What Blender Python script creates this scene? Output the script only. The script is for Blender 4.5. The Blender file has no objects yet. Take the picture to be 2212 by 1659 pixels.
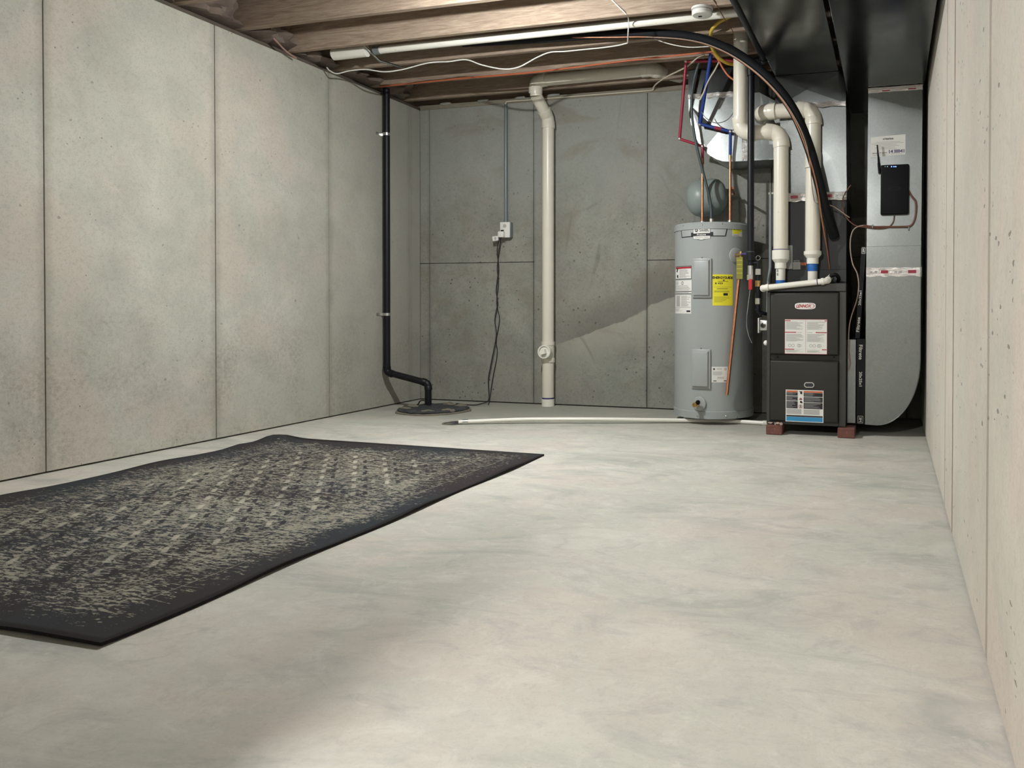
import bpy, bmesh, math, random
from mathutils import Vector, Matrix, noise
random.seed(7)
sc = bpy.context.scene
COL = sc.collection
PI = math.pi

# ------------------------------------------------------------------ camera
F_PX, PPX, PPY = 1672.77, 1439.47, 681.03
YAW, PITCH, ROLL, CAM_H = .2819, -.012, .0022, .7581
IW, IH = 2212.0, 1659.0
_f = Vector((-math.sin(YAW) * math.cos(PITCH), math.cos(YAW) * math.cos(PITCH), math.sin(PITCH)))
_r = Vector((math.cos(YAW), math.sin(YAW), 0))
_u = _r.cross(_f)
_r, _u = math.cos(ROLL) * _r + math.sin(ROLL) * _u, -math.sin(ROLL) * _r + math.cos(ROLL) * _u
CAM = Vector((0, 0, CAM_H))
cam = bpy.data.cameras.new('camera')
camo = bpy.data.objects.new('camera', cam)
COL.objects.link(camo)
m = Matrix((_r, _u, -_f)).transposed().to_4x4()
m.translation = CAM
camo.matrix_world = m
cam.sensor_fit = 'HORIZONTAL'
cam.sensor_width = 36
cam.lens = F_PX / IW * 36
cam.shift_x = -(PPX - IW / 2) / IW
cam.shift_y = (PPY - IH / 2) / IW
cam.clip_start = .02
sc.camera = camo

# ------------------------------------------------------------------ world, exposure
w = bpy.data.worlds.new('world')
sc.world = w
w.use_nodes = True
w.node_tree.nodes['Background'].inputs[0].default_value = (0, 0, 0, 1)
w.node_tree.nodes['Background'].inputs[1].default_value = 0
sc.view_settings.view_transform = 'Standard'
sc.view_settings.look = 'None'
sc.view_settings.gamma = 1
sc.view_settings.use_curve_mapping = False
sc.view_settings.exposure = 2.38
BULB_NEAR_HEATER = 1250.0      # emission strength of the bulb that lights the utility corner
BULB_BEHIND = 1950.0            # bulb behind the photographer
LAMP_A = Vector((-1.93, 3.26, 2.36))
LAMP_B = Vector((-0.93, -0.76, 2.36))

# ------------------------------------------------------------------ pixel -> place (distance always given by a plane)
def ray(x, y):
    return _f + _r * ((x - PPX) / F_PX) - _u * ((y - PPY) / F_PX)
def PZ(x, y, z=0.0):
    d = ray(x, y); return CAM + d * ((z - CAM_H) / d.z)
def PY(x, y, Y):
    d = ray(x, y); return CAM + d * (Y / d.y)
def PX(x, y, X):
    d = ray(x, y); return CAM + d * (X / d.x)

# ------------------------------------------------------------------ room numbers (metres)
XL, XR, YB, YF, H = -3.636, .199, 5.434, -3.0, 2.321
JZ, JH = 2.36, .235

# ------------------------------------------------------------------ materials
class NT:
    def __init__(self, name):
        self.m = bpy.data.materials.new(name); self.m.use_nodes = True
        self.t = self.m.node_tree; self.b = self.t.nodes['Principled BSDF']
    def n(self, typ, ins=None, **kw):
        nd = self.t.nodes.new(typ)
        for k, v in kw.items(): setattr(nd, k, v)
        for k, v in (ins or {}).items(): self.s(nd.inputs[k], v)
        return nd
    def s(self, sock, v):
        if isinstance(v, bpy.types.NodeSocket): self.t.links.new(v, sock)
        elif isinstance(v, bpy.types.Node): self.t.links.new(v.outputs[0], sock)
        else: sock.default_value = v
    def co(self, scale=(1, 1, 1), loc=(0, 0, 0), rot=(0, 0, 0)):
        tc = self.n('ShaderNodeTexCoord')
        mp = self.n('ShaderNodeMapping', {'Vector': tc.outputs['Object'], 'Scale': scale, 'Location': loc, 'Rotation': rot})
        return mp.outputs[0]
    def noise(self, scale, detail=4, rough=.55, vec=None, dist=0):
        nd = self.n('ShaderNodeTexNoise', {'Scale': scale, 'Detail': detail, 'Roughness': rough, 'Distortion': dist})
        self.s(nd.inputs['Vector'], vec if vec is not None else self.co())
        return nd.outputs['Fac']
    def ramp(self, fac, stops, interp='LINEAR'):
        nd = self.n('ShaderNodeValToRGB'); self.s(nd.inputs[0], fac)
        cr = nd.color_ramp; cr.interpolation = interp
        while len(cr.elements) < len(stops): cr.elements.new(.5)
        for e, (p, c) in zip(cr.elements, stops):
            e.position = p; e.color = c if len(c) == 4 else (*c, 1)
        return nd.outputs[0]
    def mix(self, fac, a, b, mode='MIX'):
        nd = self.n('ShaderNodeMix', data_type='RGBA', blend_type=mode)
        self.s(nd.inputs[0], fac); self.s(nd.inputs[6], a); self.s(nd.inputs[7], b)
        return nd.outputs[2]
    def math(self, op, a, b=0.0, c=0.0, clamp=False):
        nd = self.n('ShaderNodeMath', operation=op, use_clamp=clamp)
        self.s(nd.inputs[0], a); self.s(nd.inputs[1], b); self.s(nd.inputs[2], c)
        return nd.outputs[0]
    def bump(self, h, strength=.3, dist=.01, normal=None):
        nd = self.n('ShaderNodeBump', {'Height': h, 'Strength': strength, 'Distance': dist})
        if normal is not None: self.s(nd.inputs['Normal'], normal)
        return nd.outputs[0]
    def out(self, color=None, rough=None, metal=None, normal=None, **kw):
        if color is not None: self.s(self.b.inputs['Base Color'], color)
        if rough is not None: self.s(self.b.inputs['Roughness'], rough)
        if metal is not None: self.s(self.b.inputs['Metallic'], metal)
        if normal is not None: self.s(self.b.inputs['Normal'], normal)
        for k, v in kw.items(): self.s(self.b.inputs[k.replace('_', ' ')], v)
        return self.m

def c4(c): return (*c, 1) if len(c) == 3 else c
def scl(c, k): return tuple(min(1, x * k) for x in c[:3])
def plain(name, col, rough=.5, metal=0.0, var=.12, vs=14, bump=0, bs=90, spec=.5):
    t = NT(name)
    f = t.noise(vs, 3)
    color = t.mix(f, c4(scl(col, 1 - var)), c4(scl(col, 1 + var)))
    nrm = t.bump(t.noise(bs, 3), bump, .003) if bump else None
    return t.out(color, rough, metal, nrm, Specular_IOR_Level=spec)

def concrete(name, base, dark, light, stain=None, bump=.25, seed=0, pits=.55, pit_scale=34.0, pit_r=(.10, .20), pit_vec=(1, 1, 1), grain=.5, vein=.2, mott=.5, specks=.5):
    t = NT(name)
    v = t.co(loc=(seed, seed * .7, seed * 1.3))
    big = t.noise(.9, 5, .62, v, .6)
    mid = t.noise(4.5, 8, .70, v, .3)
    fine = t.noise(48, 6, .75, v)
    gr = t.noise(150, 3, .7, v)
    col = t.mix(t.ramp(big, [(.34, (0, 0, 0)), (.66, (1, 1, 1))]), c4(dark), c4(light))
    col = t.mix(.35, col, c4(base))
    col = t.mix(t.math('MULTIPLY', t.ramp(mid, [(.36, (1, 1, 1)), (.56, (0, 0, 0))]), mott), col, c4(scl(dark, .80)))
    col = t.mix(t.math('MULTIPLY', t.ramp(t.noise(7, 7, .72, t.co(loc=(seed, 1, 2)), .5), [(.52, (0, 0, 0)), (.68, (1, 1, 1))]), vein), col, c4(scl(light, 1.10)))
    # rust-pink and grey-green blotches
    ti = t.noise(1.9, 5, .6, t.co(loc=(seed + 5, 3, 9)), .4)
    col = t.mix(t.math('MULTIPLY', t.ramp(ti, [(.50, (0, 0, 0)), (.60, (1, 1, 1))]), .45), col, c4((base[0] * 1.07, base[1] * .955, base[2] * .955)))
    col = t.mix(t.math('MULTIPLY', t.ramp(ti, [(.38, (1, 1, 1)), (.47, (0, 0, 0))]), .40), col, c4((base[0] * .88, base[1] * .93, base[2] * .91)))
    # sand grain
    col = t.mix(t.math('MULTIPLY', t.ramp(fine, [(.50, (0, 0, 0)), (.68, (1, 1, 1))]), grain * .7), col, c4(scl(dark, .70)))
    col = t.mix(t.math('MULTIPLY', t.ramp(gr, [(.54, (0, 0, 0)), (.66, (1, 1, 1))]), grain * .6), col, c4(scl(dark, .62)))
    # air holes: dark pits in clusters, ragged
    pv = t.co(pit_vec, loc=(seed, 2, 5))
    jit = t.n('ShaderNodeTexNoise', {'Vector': pv, 'Scale': 60.0, 'Detail': 3.0})
    vo = t.n('ShaderNodeTexVoronoi', {'Vector': t.mix(.012, pv, jit.outputs[1]), 'Scale': pit_scale, 'Randomness': 1.0})
    sep = t.n('ShaderNodeSeparateColor', {0: vo.outputs['Color']})
    rad = t.math('MULTIPLY_ADD', sep.outputs[0], pit_r[1] - pit_r[0], pit_r[0])
    pit = t.math('LESS_THAN', vo.outputs['Distance'], rad)
    cl = t.ramp(t.noise(2.8, 5, .65, t.co(loc=(seed + 2, 8, 1))), [(pits, (0, 0, 0)), (pits + .10, (1, 1, 1))])
    keep = t.math('LESS_THAN', sep.outputs[1], t.math('MULTIPLY', cl, .55))
    pm = t.math('MULTIPLY', pit, keep)
    col = t.mix(t.math('MULTIPLY', pm, .75), col, c4(scl(dark, .28)))
    vo2 = t.n('ShaderNodeTexVoronoi', {'Vector': pv, 'Scale': 6.0, 'Randomness': 1.0})
    pit2 = t.ramp(t.math('ADD', vo2.outputs['Distance'], t.math('MULTIPLY', t.noise(60, 3), .1)), [(.085, (1, 1, 1)), (.105, (0, 0, 0))])
    col = t.mix(t.math('MULTIPLY', pit2, specks), col, c4(scl(dark, .38)))
    if stain: col = stain(t, col)
    hgt = t.math('SUBTRACT', t.math('ADD', t.math('MULTIPLY', fine, .35), t.math('MULTIPLY', mid, .5)), t.math('MULTIPLY', t.math('MAXIMUM', pm, pit2), .8))
    return t.out(col, t.ramp(mid, [(.3, (.75,) * 3), (.7, (.92,) * 3)]), 0, t.bump(hgt, bump, .012), Specular_IOR_Level=.3)
def seam_dirt(t, col, axis, pos, wd, k, c, period=None):
    """dirt gathered along a form seam, ragged"""
    tc = t.n('ShaderNodeTexCoord'); sx = t.n('ShaderNodeSeparateXYZ', {'Vector': tc.outputs['Object']})
    q = t.math('SUBTRACT', sx.outputs[axis], pos)
    if period: q = t.math('WRAP', q, period / 2, -period / 2)
    q = t.math('ABSOLUTE', q)
    q = t.math('ADD', q, t.math('MULTIPLY', t.math('SUBTRACT', t.noise(6, 6, .7), .42), wd * 1.6))
    f = t.ramp(t.math('DIVIDE', q, wd * 4), [(.0, (1, 1, 1)), (.25, (0, 0, 0))])
    return t.mix(t.math('MULTIPLY', f, k), col, c4(c))

M = {}
L1, L2, L3 = (.47, .455, .395), (.36, .355, .305), (.54, .525, .47)
def stain_low(t, col):   # form-seam dirt and a ragged grime band low on the wall
    # the pour turns greyer towards the back corner, with a ragged boundary
    tcy = t.n('ShaderNodeSeparateXYZ', {'Vector': t.n('ShaderNodeTexCoord').outputs['Object']})
    yy = t.math('ADD', tcy.outputs[1], t.math('MULTIPLY', t.math('SUBTRACT', t.noise(1.3, 6, .6), .5), 1.6))
    gy_ = t.ramp(t.math('MULTIPLY', yy, .1), [(.39, (0, 0, 0)), (.52, (1, 1, 1))])
    col = t.mix(t.math('MULTIPLY', gy_, .62), col, (.285, .29, .262, 1))
    col = seam_dirt(t, col, 1, 2.556, .05, .55, (.22, .21, .175), .914)
    tc = t.n('ShaderNodeTexCoord'); sx = t.n('ShaderNodeSeparateXYZ', {'Vector': tc.outputs['Object']})
    e = t.math('ADD', sx.outputs[2], t.math('MULTIPLY', t.noise(1.7, 6, .65), -1.0))
    f = t.ramp(e, [(.0, (1, 1, 1)), (.20, (0, 0, 0))])
    f = t.math('MULTIPLY', f, t.ramp(t.noise(44, 8, .8), [(.42, (0, 0, 0)), (.62, (1, 1, 1))]))
    f = t.math('MULTIPLY', f, t.ramp(t.noise(3.0, 4, .6, t.co(loc=(7, 1, 3))), [(.40, (0, 0, 0)), (.60, (1, 1, 1))]))
    return t.mix(t.math('MULTIPLY', f, .50), col, (.20, .19, .145, 1))
M['conc_left'] = concrete('concrete_left', L1, L2, L3, stain_low, .22, 1.7, pits=.54, pit_scale=38, pit_r=(.06, .17), grain=.55, vein=.12, mott=.38)
def stain_right(t, col):
    for p, k in ((2.72, .85), (3.09, .35), (1.763, .45)):
        tc = t.n('ShaderNodeTexCoord'); sx = t.n('ShaderNodeSeparateXYZ', {'Vector': tc.outputs['Object']})
        q = t.math('ABSOLUTE', t.math('SUBTRACT', sx.outputs[1], p))
        q = t.math('ADD', q, t.math('MULTIPLY', t.math('SUBTRACT', t.noise(14, 5, .7), .5), .022))
        col = t.mix(t.math('MULTIPLY', t.math('LESS_THAN', q, .019), k), col, (.16, .13, .095, 1))
    return col
M['conc_right'] = concrete('concrete_right', (.65, .61, .54), (.57, .535, .47), (.71, .67, .60), stain_right, .12, 6.1, pits=.50, pit_scale=70, pit_r=(.10, .30), pit_vec=(1, .30, .8), grain=.45, vein=.1, mott=.3, specks=.0)
def stain_haze_back(t, col):
    # cold joint: an older, darker pour above a wavy slanting line that climbs to the right
    tc = t.n('ShaderNodeTexCoord'); sx = t.n('ShaderNodeSeparateXYZ', {'Vector': tc.outputs['Object']})
    x, z = sx.outputs[0], sx.outputs[2]
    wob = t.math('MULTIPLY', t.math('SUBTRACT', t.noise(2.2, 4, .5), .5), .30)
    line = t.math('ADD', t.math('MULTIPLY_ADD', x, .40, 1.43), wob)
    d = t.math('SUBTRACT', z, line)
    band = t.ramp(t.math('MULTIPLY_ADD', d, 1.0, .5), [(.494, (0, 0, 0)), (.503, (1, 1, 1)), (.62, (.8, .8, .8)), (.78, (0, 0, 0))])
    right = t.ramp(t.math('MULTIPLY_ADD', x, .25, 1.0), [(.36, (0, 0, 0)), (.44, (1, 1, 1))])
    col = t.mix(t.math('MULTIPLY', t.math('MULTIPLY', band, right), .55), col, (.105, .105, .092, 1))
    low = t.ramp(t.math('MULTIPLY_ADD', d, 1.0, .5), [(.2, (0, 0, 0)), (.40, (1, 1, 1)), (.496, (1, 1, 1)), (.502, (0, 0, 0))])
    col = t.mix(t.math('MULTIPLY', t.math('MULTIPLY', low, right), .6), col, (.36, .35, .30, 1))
    # thin hairlines of dried slurry
    wv = t.n('ShaderNodeTexVoronoi', {'Vector': t.mix(.12, t.co((1, 1, .55)), t.n('ShaderNodeTexNoise', {'Scale': 3.0}).outputs[1]), 'Scale': 1.6}, feature='DISTANCE_TO_EDGE')
    cr = t.ramp(wv.outputs['Distance'], [(.004, (1, 1, 1)), (.012, (0, 0, 0))])
    cr = t.math('MULTIPLY', cr, t.ramp(t.noise(2.4), [(.5, (0, 0, 0)), (.6, (1, 1, 1))]))
    col = t.mix(t.math('MULTIPLY', t.math('MULTIPLY', cr, right), .35), col, (.12, .12, .105, 1))
    col = seam_dirt(t, col, 0, -3.55, .03, .5, (.12, .115, .10), .914)
    # lens flare haze painted bluish grey high up, brown damp marks low down
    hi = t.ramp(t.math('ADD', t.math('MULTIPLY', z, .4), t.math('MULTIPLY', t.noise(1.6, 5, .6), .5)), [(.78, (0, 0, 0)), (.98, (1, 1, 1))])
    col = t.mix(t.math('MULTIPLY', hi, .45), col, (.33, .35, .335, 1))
    bl = t.ramp(t.noise(2.2, 5, .62, t.co((1, 1, 1.6), loc=(2, 2, 7)), .6), [(.53, (0, 0, 0)), (.66, (1, 1, 1))])
    return t.mix(t.math('MULTIPLY', bl, .40), col, (.20, .165, .125, 1))
M['conc_back'] = concrete('concrete_back', (.29, .29, .255), (.215, .218, .195), (.345, .34, .30), stain_haze_back, .3, 3.3, pits=.47, pit_scale=24, pit_r=(.08, .20), grain=.7, vein=.15, mott=.45)
M['joint'] = plain('joint_dark', (.14, .12, .095), .95, 0, .3, 20)
def stain_falloff_floor(t, col):
    # trowel sweeps and white paint or lime spots
    s1 = t.ramp(t.noise(1.3, 6, .7, t.co((1, 2.2, 1), rot=(0, 0, .5)), 1.2), [(.50, (0, 0, 0)), (.68, (1, 1, 1))])
    col = t.mix(t.math('MULTIPLY', s1, .8), col, (.345, .345, .325, 1))
    s2 = t.ramp(t.noise(2.1, 5, .6, t.co((1, 1.6, 1), rot=(0, 0, -.3)), .8), [(.55, (0, 0, 0)), (.7, (1, 1, 1))])
    col = t.mix(t.math('MULTIPLY', s2, .50), col, (.66, .635, .58, 1))
    s3 = t.ramp(t.noise(9, 9, .8, t.co((1, 1.2, 1), rot=(0, 0, .9)), .8), [(.52, (0, 0, 0)), (.64, (1, 1, 1))])
    col = t.mix(t.math('MULTIPLY', s3, .40), col, (.64, .62, .57, 1))
    s4 = t.ramp(t.noise(5.5, 7, .72, t.co((1, 1.5, 1), rot=(0, 0, -.8)), .9), [(.54, (0, 0, 0)), (.66, (1, 1, 1))])
    col = t.mix(t.math('MULTIPLY', s4, .45), col, (.36, .34, .335, 1))
    # damp grey area around the sump pit
    tc = t.n('ShaderNodeTexCoord'); d = t.n('ShaderNodeVectorMath', {0: tc.outputs['Object'], 1: (-2.75, 4.95, 0)}, operation='DISTANCE')
    f = t.ramp(t.math('ADD', d.outputs['Value'], t.math('MULTIPLY', t.math('SUBTRACT', t.noise(3.5, 5, .6), .5), .9)), [(.35, (1, 1, 1)), (.95, (0, 0, 0))])
    col = t.mix(t.math('MULTIPLY', f, .45), col, (.30, .30, .26, 1))
    # dirt plus painted light falloff along the back wall: darker strip, uneven edge
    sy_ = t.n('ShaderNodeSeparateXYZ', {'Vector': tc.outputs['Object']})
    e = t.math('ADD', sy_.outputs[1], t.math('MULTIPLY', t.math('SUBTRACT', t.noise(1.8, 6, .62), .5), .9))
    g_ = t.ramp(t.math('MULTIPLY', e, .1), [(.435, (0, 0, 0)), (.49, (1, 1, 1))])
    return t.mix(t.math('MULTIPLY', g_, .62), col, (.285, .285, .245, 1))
M['conc_floor'] = concrete('concrete_floor', (.525, .51, .455), (.455, .445, .40), (.585, .565, .51), stain_falloff_floor, .08, 9.2, pits=.72, pit_scale=20, grain=.30, vein=.2, mott=.3, specks=.0)

def wood(name, c1, c2, axis=(1, 14, 14)):
    t = NT(name)
    oi = t.n('ShaderNodeObjectInfo')
    v = t.co(scale=axis)
    va = t.n('ShaderNodeVectorMath', {0: v}, operation='ADD')
    cmb = t.n('ShaderNodeCombineXYZ', {0: t.math('MULTIPLY', oi.outputs['Random'], 30.0), 1: t.math('MULTIPLY', oi.outputs['Random'], 17.0)})
    t.s(va.inputs[1], cmb)
    g = t.noise(3.2, 6, .62, va.outputs[0], 2.0)
    g2 = t.noise(16, 3, .5, va.outputs[0], .5)
    col = t.mix(t.ramp(g, [(.33, (0, 0, 0)), (.66, (1, 1, 1))]), c4(c1), c4(c2))
    col = t.mix(t.math('MULTIPLY', t.ramp(g2, [(.5, (0, 0, 0)), (.6, (1, 1, 1))]), .25), col, c4(scl(c1, .6)))
    kn = t.n('ShaderNodeTexVoronoi', {'Vector': t.co((1.1, 1, 3.0), loc=(.3, .2, .1)), 'Scale': 1.7})
    k = t.ramp(kn.outputs['Distance'], [(.045, (1, 1, 1)), (.075, (0, 0, 0))])
    col = t.mix(t.math('MULTIPLY', k, .75), col, (.10, .055, .03, 1))
    br = t.math('MULTIPLY_ADD', oi.outputs['Random'], .35, .82)
    col = t.mix(1.0, col, t.n('ShaderNodeCombineColor', {0: br, 1: br, 2: br}).outputs[0], 'MULTIPLY')
    return t.out(col, .75, 0, t.bump(g, .12, .004), Specular_IOR_Level=.25)
M['joist'] = wood('joist_wood', (.25, .183, .14), (.41, .325, .25))
M['subfloor'] = plain('subfloor', (.24, .17, .11), .85, 0, .4, 30, .3)
M['sill'] = wood('sill_wood', (.25, .22, .17), (.33, .30, .24))
M['sill_y'] = wood('sill_wood_y', (.25, .22, .17), (.33, .30, .24), (14, 1, 14))
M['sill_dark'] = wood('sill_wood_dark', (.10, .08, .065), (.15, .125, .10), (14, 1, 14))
M['insul'] = plain('insulation', (.155, .12, .10), .95, 0, .45, 11, .8, 40)
M['foam'] = plain('foam_bits', (.30, .30, .28), .9)

def pvc(name, c):
    t = NT(name)
    f = t.noise(5, 3); d = t.ramp(t.noise(42, 4, .6), [(.68, (0, 0, 0)), (.74, (1, 1, 1))])
    col = t.mix(f, c4(scl(c, .93)), c4(scl(c, 1.05)))
    col = t.mix(t.math('MULTIPLY', d, .35), col, c4((.25, .22, .18)))
    return t.out(col, .32, 0, None, Specular_IOR_Level=.5)
M['pvc'] = pvc('pvc_cream', (.70, .665, .57))
M['pvc_w'] = pvc('pvc_white', (.78, .76, .69))
M['pvc_g'] = pvc('pvc_conduit_grey', (.155, .18, .19))
M['abs'] = plain('abs_black', (.006, .0065, .009), .45, 0, .3, 40, spec=.3)
M['iron'] = plain('black_iron', (.005, .006, .009), .42, 0, .4, 60, .1, 120, spec=.3)
M['rubber'] = plain('foam_sleeve', (.008, .009, .011), .75, 0, .3, 30, .3, 70, spec=.2)
M['clamp'] = plain('zinc_clamp', (.62, .62, .60), .35, 1.0, .15)
M['cord'] = plain('cord_black', (.012, .013, .016), .5)
M['grime'] = plain('sump_grime', (.035, .038, .042), .75, 0, .6, 16, .9, 40)
M['grime2'] = plain('sump_clay', (.16, .145, .11), .9, 0, .5, 18, .8, 40)
def galv(name, c, rough=.33, metal=1.0, spangle=.14):
    t = NT(name)
    vo = t.n('ShaderNodeTexVoronoi', {'Vector': t.co((1, 1, 1)), 'Scale': 120.0})
    sp = t.noise(230, 2, .5)
    big = t.noise(3.0, 4, .6)
    k = t.mix(t.math('MULTIPLY_ADD', vo.outputs['Color'], .5, 0.25), c4(scl(c, 1 - spangle)), c4(scl(c, 1 + spangle)))
    k = t.mix(t.math('MULTIPLY', t.ramp(big, [(.4, (0, 0, 0)), (.65, (1, 1, 1))]), .4), k, c4(scl(c, .78)))
    rg = t.math('MULTIPLY_ADD', big, .22, rough - .1)
    return t.out(k, rg, metal, t.bump(t.math('ADD', t.math('MULTIPLY', t.noise(1.8, 2), 3.0), t.math('MULTIPLY', sp, .02)), .10, .02))
M['galv'] = galv('galvanised_sheet', (.27, .29, .29), .29)
M['galv_d'] = galv('galvanised_trunk', (.125, .135, .135), .20)
def foil():
    t = NT('foil_tape')
    n = t.noise(46, 5, .75, t.co((.6, 1, 1.6)), 1.2)
    return t.out(t.mix(n, (.78, .74, .73, 1), (.98, .96, .95, 1)), .24, 1.0, t.bump(n, .75, .01))
M['foil'] = foil()
M['tape_red'] = plain('tape_print_red', (.32, .02, .05), .5)
M['furnace'] = plain('furnace_paint', (.026, .0255, .0215), .45, .0, .10, 8, .10, 300, .3)
M['furnace_edge'] = plain('furnace_frame', (.042, .042, .038), .42, .1, .12)
M['coil'] = plain('coil_case_paint', (.020, .022, .024), .5, 0)
M['heater'] = plain('heater_enamel', (.315, .34, .335), .30, 0, .05, 3)
M['heater_pan'] = plain('heater_panel', (.32, .34, .335), .38, 0, .05)
M['brass'] = plain('brass', (.55, .38, .16), .35, 1.0, .3, 60)
M['copper'] = plain('copper', (.72, .33, .19), .38, 1.0, .25, 35)
M['copper_old'] = plain('copper_dull', (.42, .20, .12), .5, .8, .3, 35)
M['solder'] = plain('solder', (.70, .66, .60), .4, 1.0)
M['red'] = plain('pex_red', (.30, .018, .045), .4)
M['blue'] = plain('pex_blue', (.012, .045, .25), .4)
M['white'] = plain('white_plastic', (.74, .73, .70), .45, 0, .04)
M['cream'] = plain('cable_cream', (.60, .55, .44), .5)
M['orange'] = plain('cable_orange', (.50, .13, .055), .5)
M['yellow'] = plain('gas_flex_yellow', (.55, .38, .05), .45)
M['pink'] = plain('cable_pink', (.32, .19, .16), .5)
M['brown'] = plain('wire_brown', (.14, .055, .035), .5)
M['tan'] = plain('wire_tan', (.33, .25, .20), .5)
M['tank'] = plain('tank_grey_green', (.25, .30, .285), .40)
M['paper'] = plain('label_white', (.70, .69, .66), .55, 0, .03)
M['paper_g'] = plain('label_grey', (.42, .42, .40), .55, 0, .05)
M['ink'] = plain('ink_black', (.012, .012, .014), .55)
M['ink_g'] = plain('ink_grey', (.26, .26, .26), .6)
M['ink_r'] = plain('ink_red', (.38, .02, .035), .55)
M['ink_o'] = plain('ink_orange', (.55, .12, .04), .55)
M['ink_b'] = plain('ink_blue', (.03, .24, .47), .55)
M['ink_t'] = plain('ink_teal_grey', (.22, .27, .27), .55)
M['lab_y'] = plain('label_yellow', (.75, .68, .03), .5, 0, .05)
M['tag_y'] = plain('tag_yellow', (.22, .20, .02), .5, 0, .1)
M['primer'] = plain('primer_purple', (.035, .02, .14), .5)
M['tape_blue'] = plain('tape_blue', (.01, .12, .42), .5)
M['black_pl'] = plain('black_plastic', (.004, .0045, .006), .5, spec=.15)
M['blackcard'] = plain('black_card', (.006, .007, .009), .55, spec=.25)
M['whip'] = plain('whip_grey', (.055, .072, .080), .5)
M['filter_side'] = plain('filter_media', (.28, .29, .31), .8)
M['silver_lab'] = plain('label_silver', (.42, .45, .45), .35, .3)
M['handle_red'] = plain('valve_red', (.42, .015, .02), .4)
def brickm():
    t = NT('brick_clay')
    n = t.noise(30, 5, .65); s = t.ramp(t.noise(120, 2), [(.6, (0, 0, 0)), (.7, (1, 1, 1))])
    col = t.mix(n, (.085, .035, .028, 1), (.21, .085, .065, 1))
    return t.out(t.mix(t.math('MULTIPLY', s, .4), col, (.32, .24, .2, 1)), .9, 0, t.bump(n, .5, .006))
M['brick'] = brickm()
M['debris'] = plain('mortar_debris', (.45, .36, .30), .95, 0, .4, 40, .8, 70)
def emis(name, col, st):
    t = NT(name)
    return t.out((.9, .9, .9, 1), .4, 0, None, Emission_Color=c4(col), Emission_Strength=st)
M['bulb_a'] = emis('bulb_glow_a', (.985, 1.0, .975), BULB_NEAR_HEATER)
M['bulb_b'] = emis('bulb_glow_b', (1.0, .985, .945), BULB_BEHIND)
M['led'] = emis('led_blue', (.01, .16, 1.0), 1.1)
M['led_w'] = emis('led_cyan', (.3, .8, 1.0), .22)

# ------------------------------------------------------------------ geometry helpers
ORG = {}
def link(o, parent, org):
    COL.objects.link(o)
    if parent is not None: o.parent = parent
    else: o.location = org
    ORG[o.name] = org
def obj(name, bm, mat, parent=None, loc=None, smooth=None, kind=None):
    org = ORG[parent.name] if parent is not None else Vector(loc or (0, 0, 0))
    bmesh.ops.recalc_face_normals(bm, faces=bm.faces[:])
    if org.length: bmesh.ops.translate(bm, verts=bm.verts[:], vec=-org)
    me = bpy.data.meshes.new(name); bm.to_mesh(me); bm.free()
    mats = mat if isinstance(mat, (list, tuple)) else [mat]
    for q in mats: me.materials.append(M[q] if isinstance(q, str) else q)
    if smooth is not None:
        me.polygons.foreach_set('use_smooth', [True] * len(me.polygons))
        me.set_sharp_from_angle(angle=math.radians(smooth))
    o = bpy.data.objects.new(name, me)
    link(o, parent, org)
    if kind: o['kind'] = kind
    return o
def tag(o, label, cat, group=None):
    o['label'] = label; o['category'] = cat
    if group: o['group'] = group
    return o
def thing(name, label, cat, loc=(0, 0, 0), group=None):
    o = bpy.data.objects.new(name, None); o.empty_display_size = .1
    link(o, None, Vector(loc)); return tag(o, label, cat, group)
def NB(): return bmesh.new()
def box(bm, x0, x1, y0, y1, z0, z1, bev=0, seg=2):
    r = bmesh.ops.create_cube(bm, size=1)
    vs = r['verts']
    for v in vs: v.co = Vector(((x0 + x1) / 2 + v.co.x * (x1 - x0), (y0 + y1) / 2 + v.co.y * (y1 - y0), (z0 + z1) / 2 + v.co.z * (z1 - z0)))
    if bev:
        es = {e for v in vs for e in v.link_edges}
        bmesh.ops.bevel(bm, geom=list(es), offset=bev, segments=seg, affect='EDGES', profile=.5)
    return bm
def frame_for(d):
    d = d.normalized()
    a = Vector((0, 0, 1)) if abs(d.z) < .9 else Vector((1, 0, 0))
    x = d.cross(a).normalized(); return x, d.cross(x).normalized()
def tube(bm, pts, r, seg=14, cap=True):
    pts = [Vector(p) for p in pts]
    n = len(pts); rs = r if isinstance(r, (list, tuple)) else [r] * n
    x, y = frame_for(pts[1] - pts[0]); rings = []; pd = None
    for i, p in enumerate(pts):
        d = (pts[min(i + 1, n - 1)] - pts[max(i - 1, 0)]).normalized()
        if pd is not None:
            q = pd.rotation_difference(d); x = q @ x; y = q @ y
        pd = d
        rings.append([bm.verts.new(p + (x * math.cos(2 * PI * k / seg) + y * math.sin(2 * PI * k / seg)) * rs[i]) for k in range(seg)])
    for a, b in zip(rings, rings[1:]):
        for k in range(seg): bm.faces.new((a[k], a[(k + 1) % seg], b[(k + 1) % seg], b[k]))
    if cap:
        bm.faces.new(rings[0][::-1]); bm.faces.new(rings[-1])
    return bm
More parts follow.
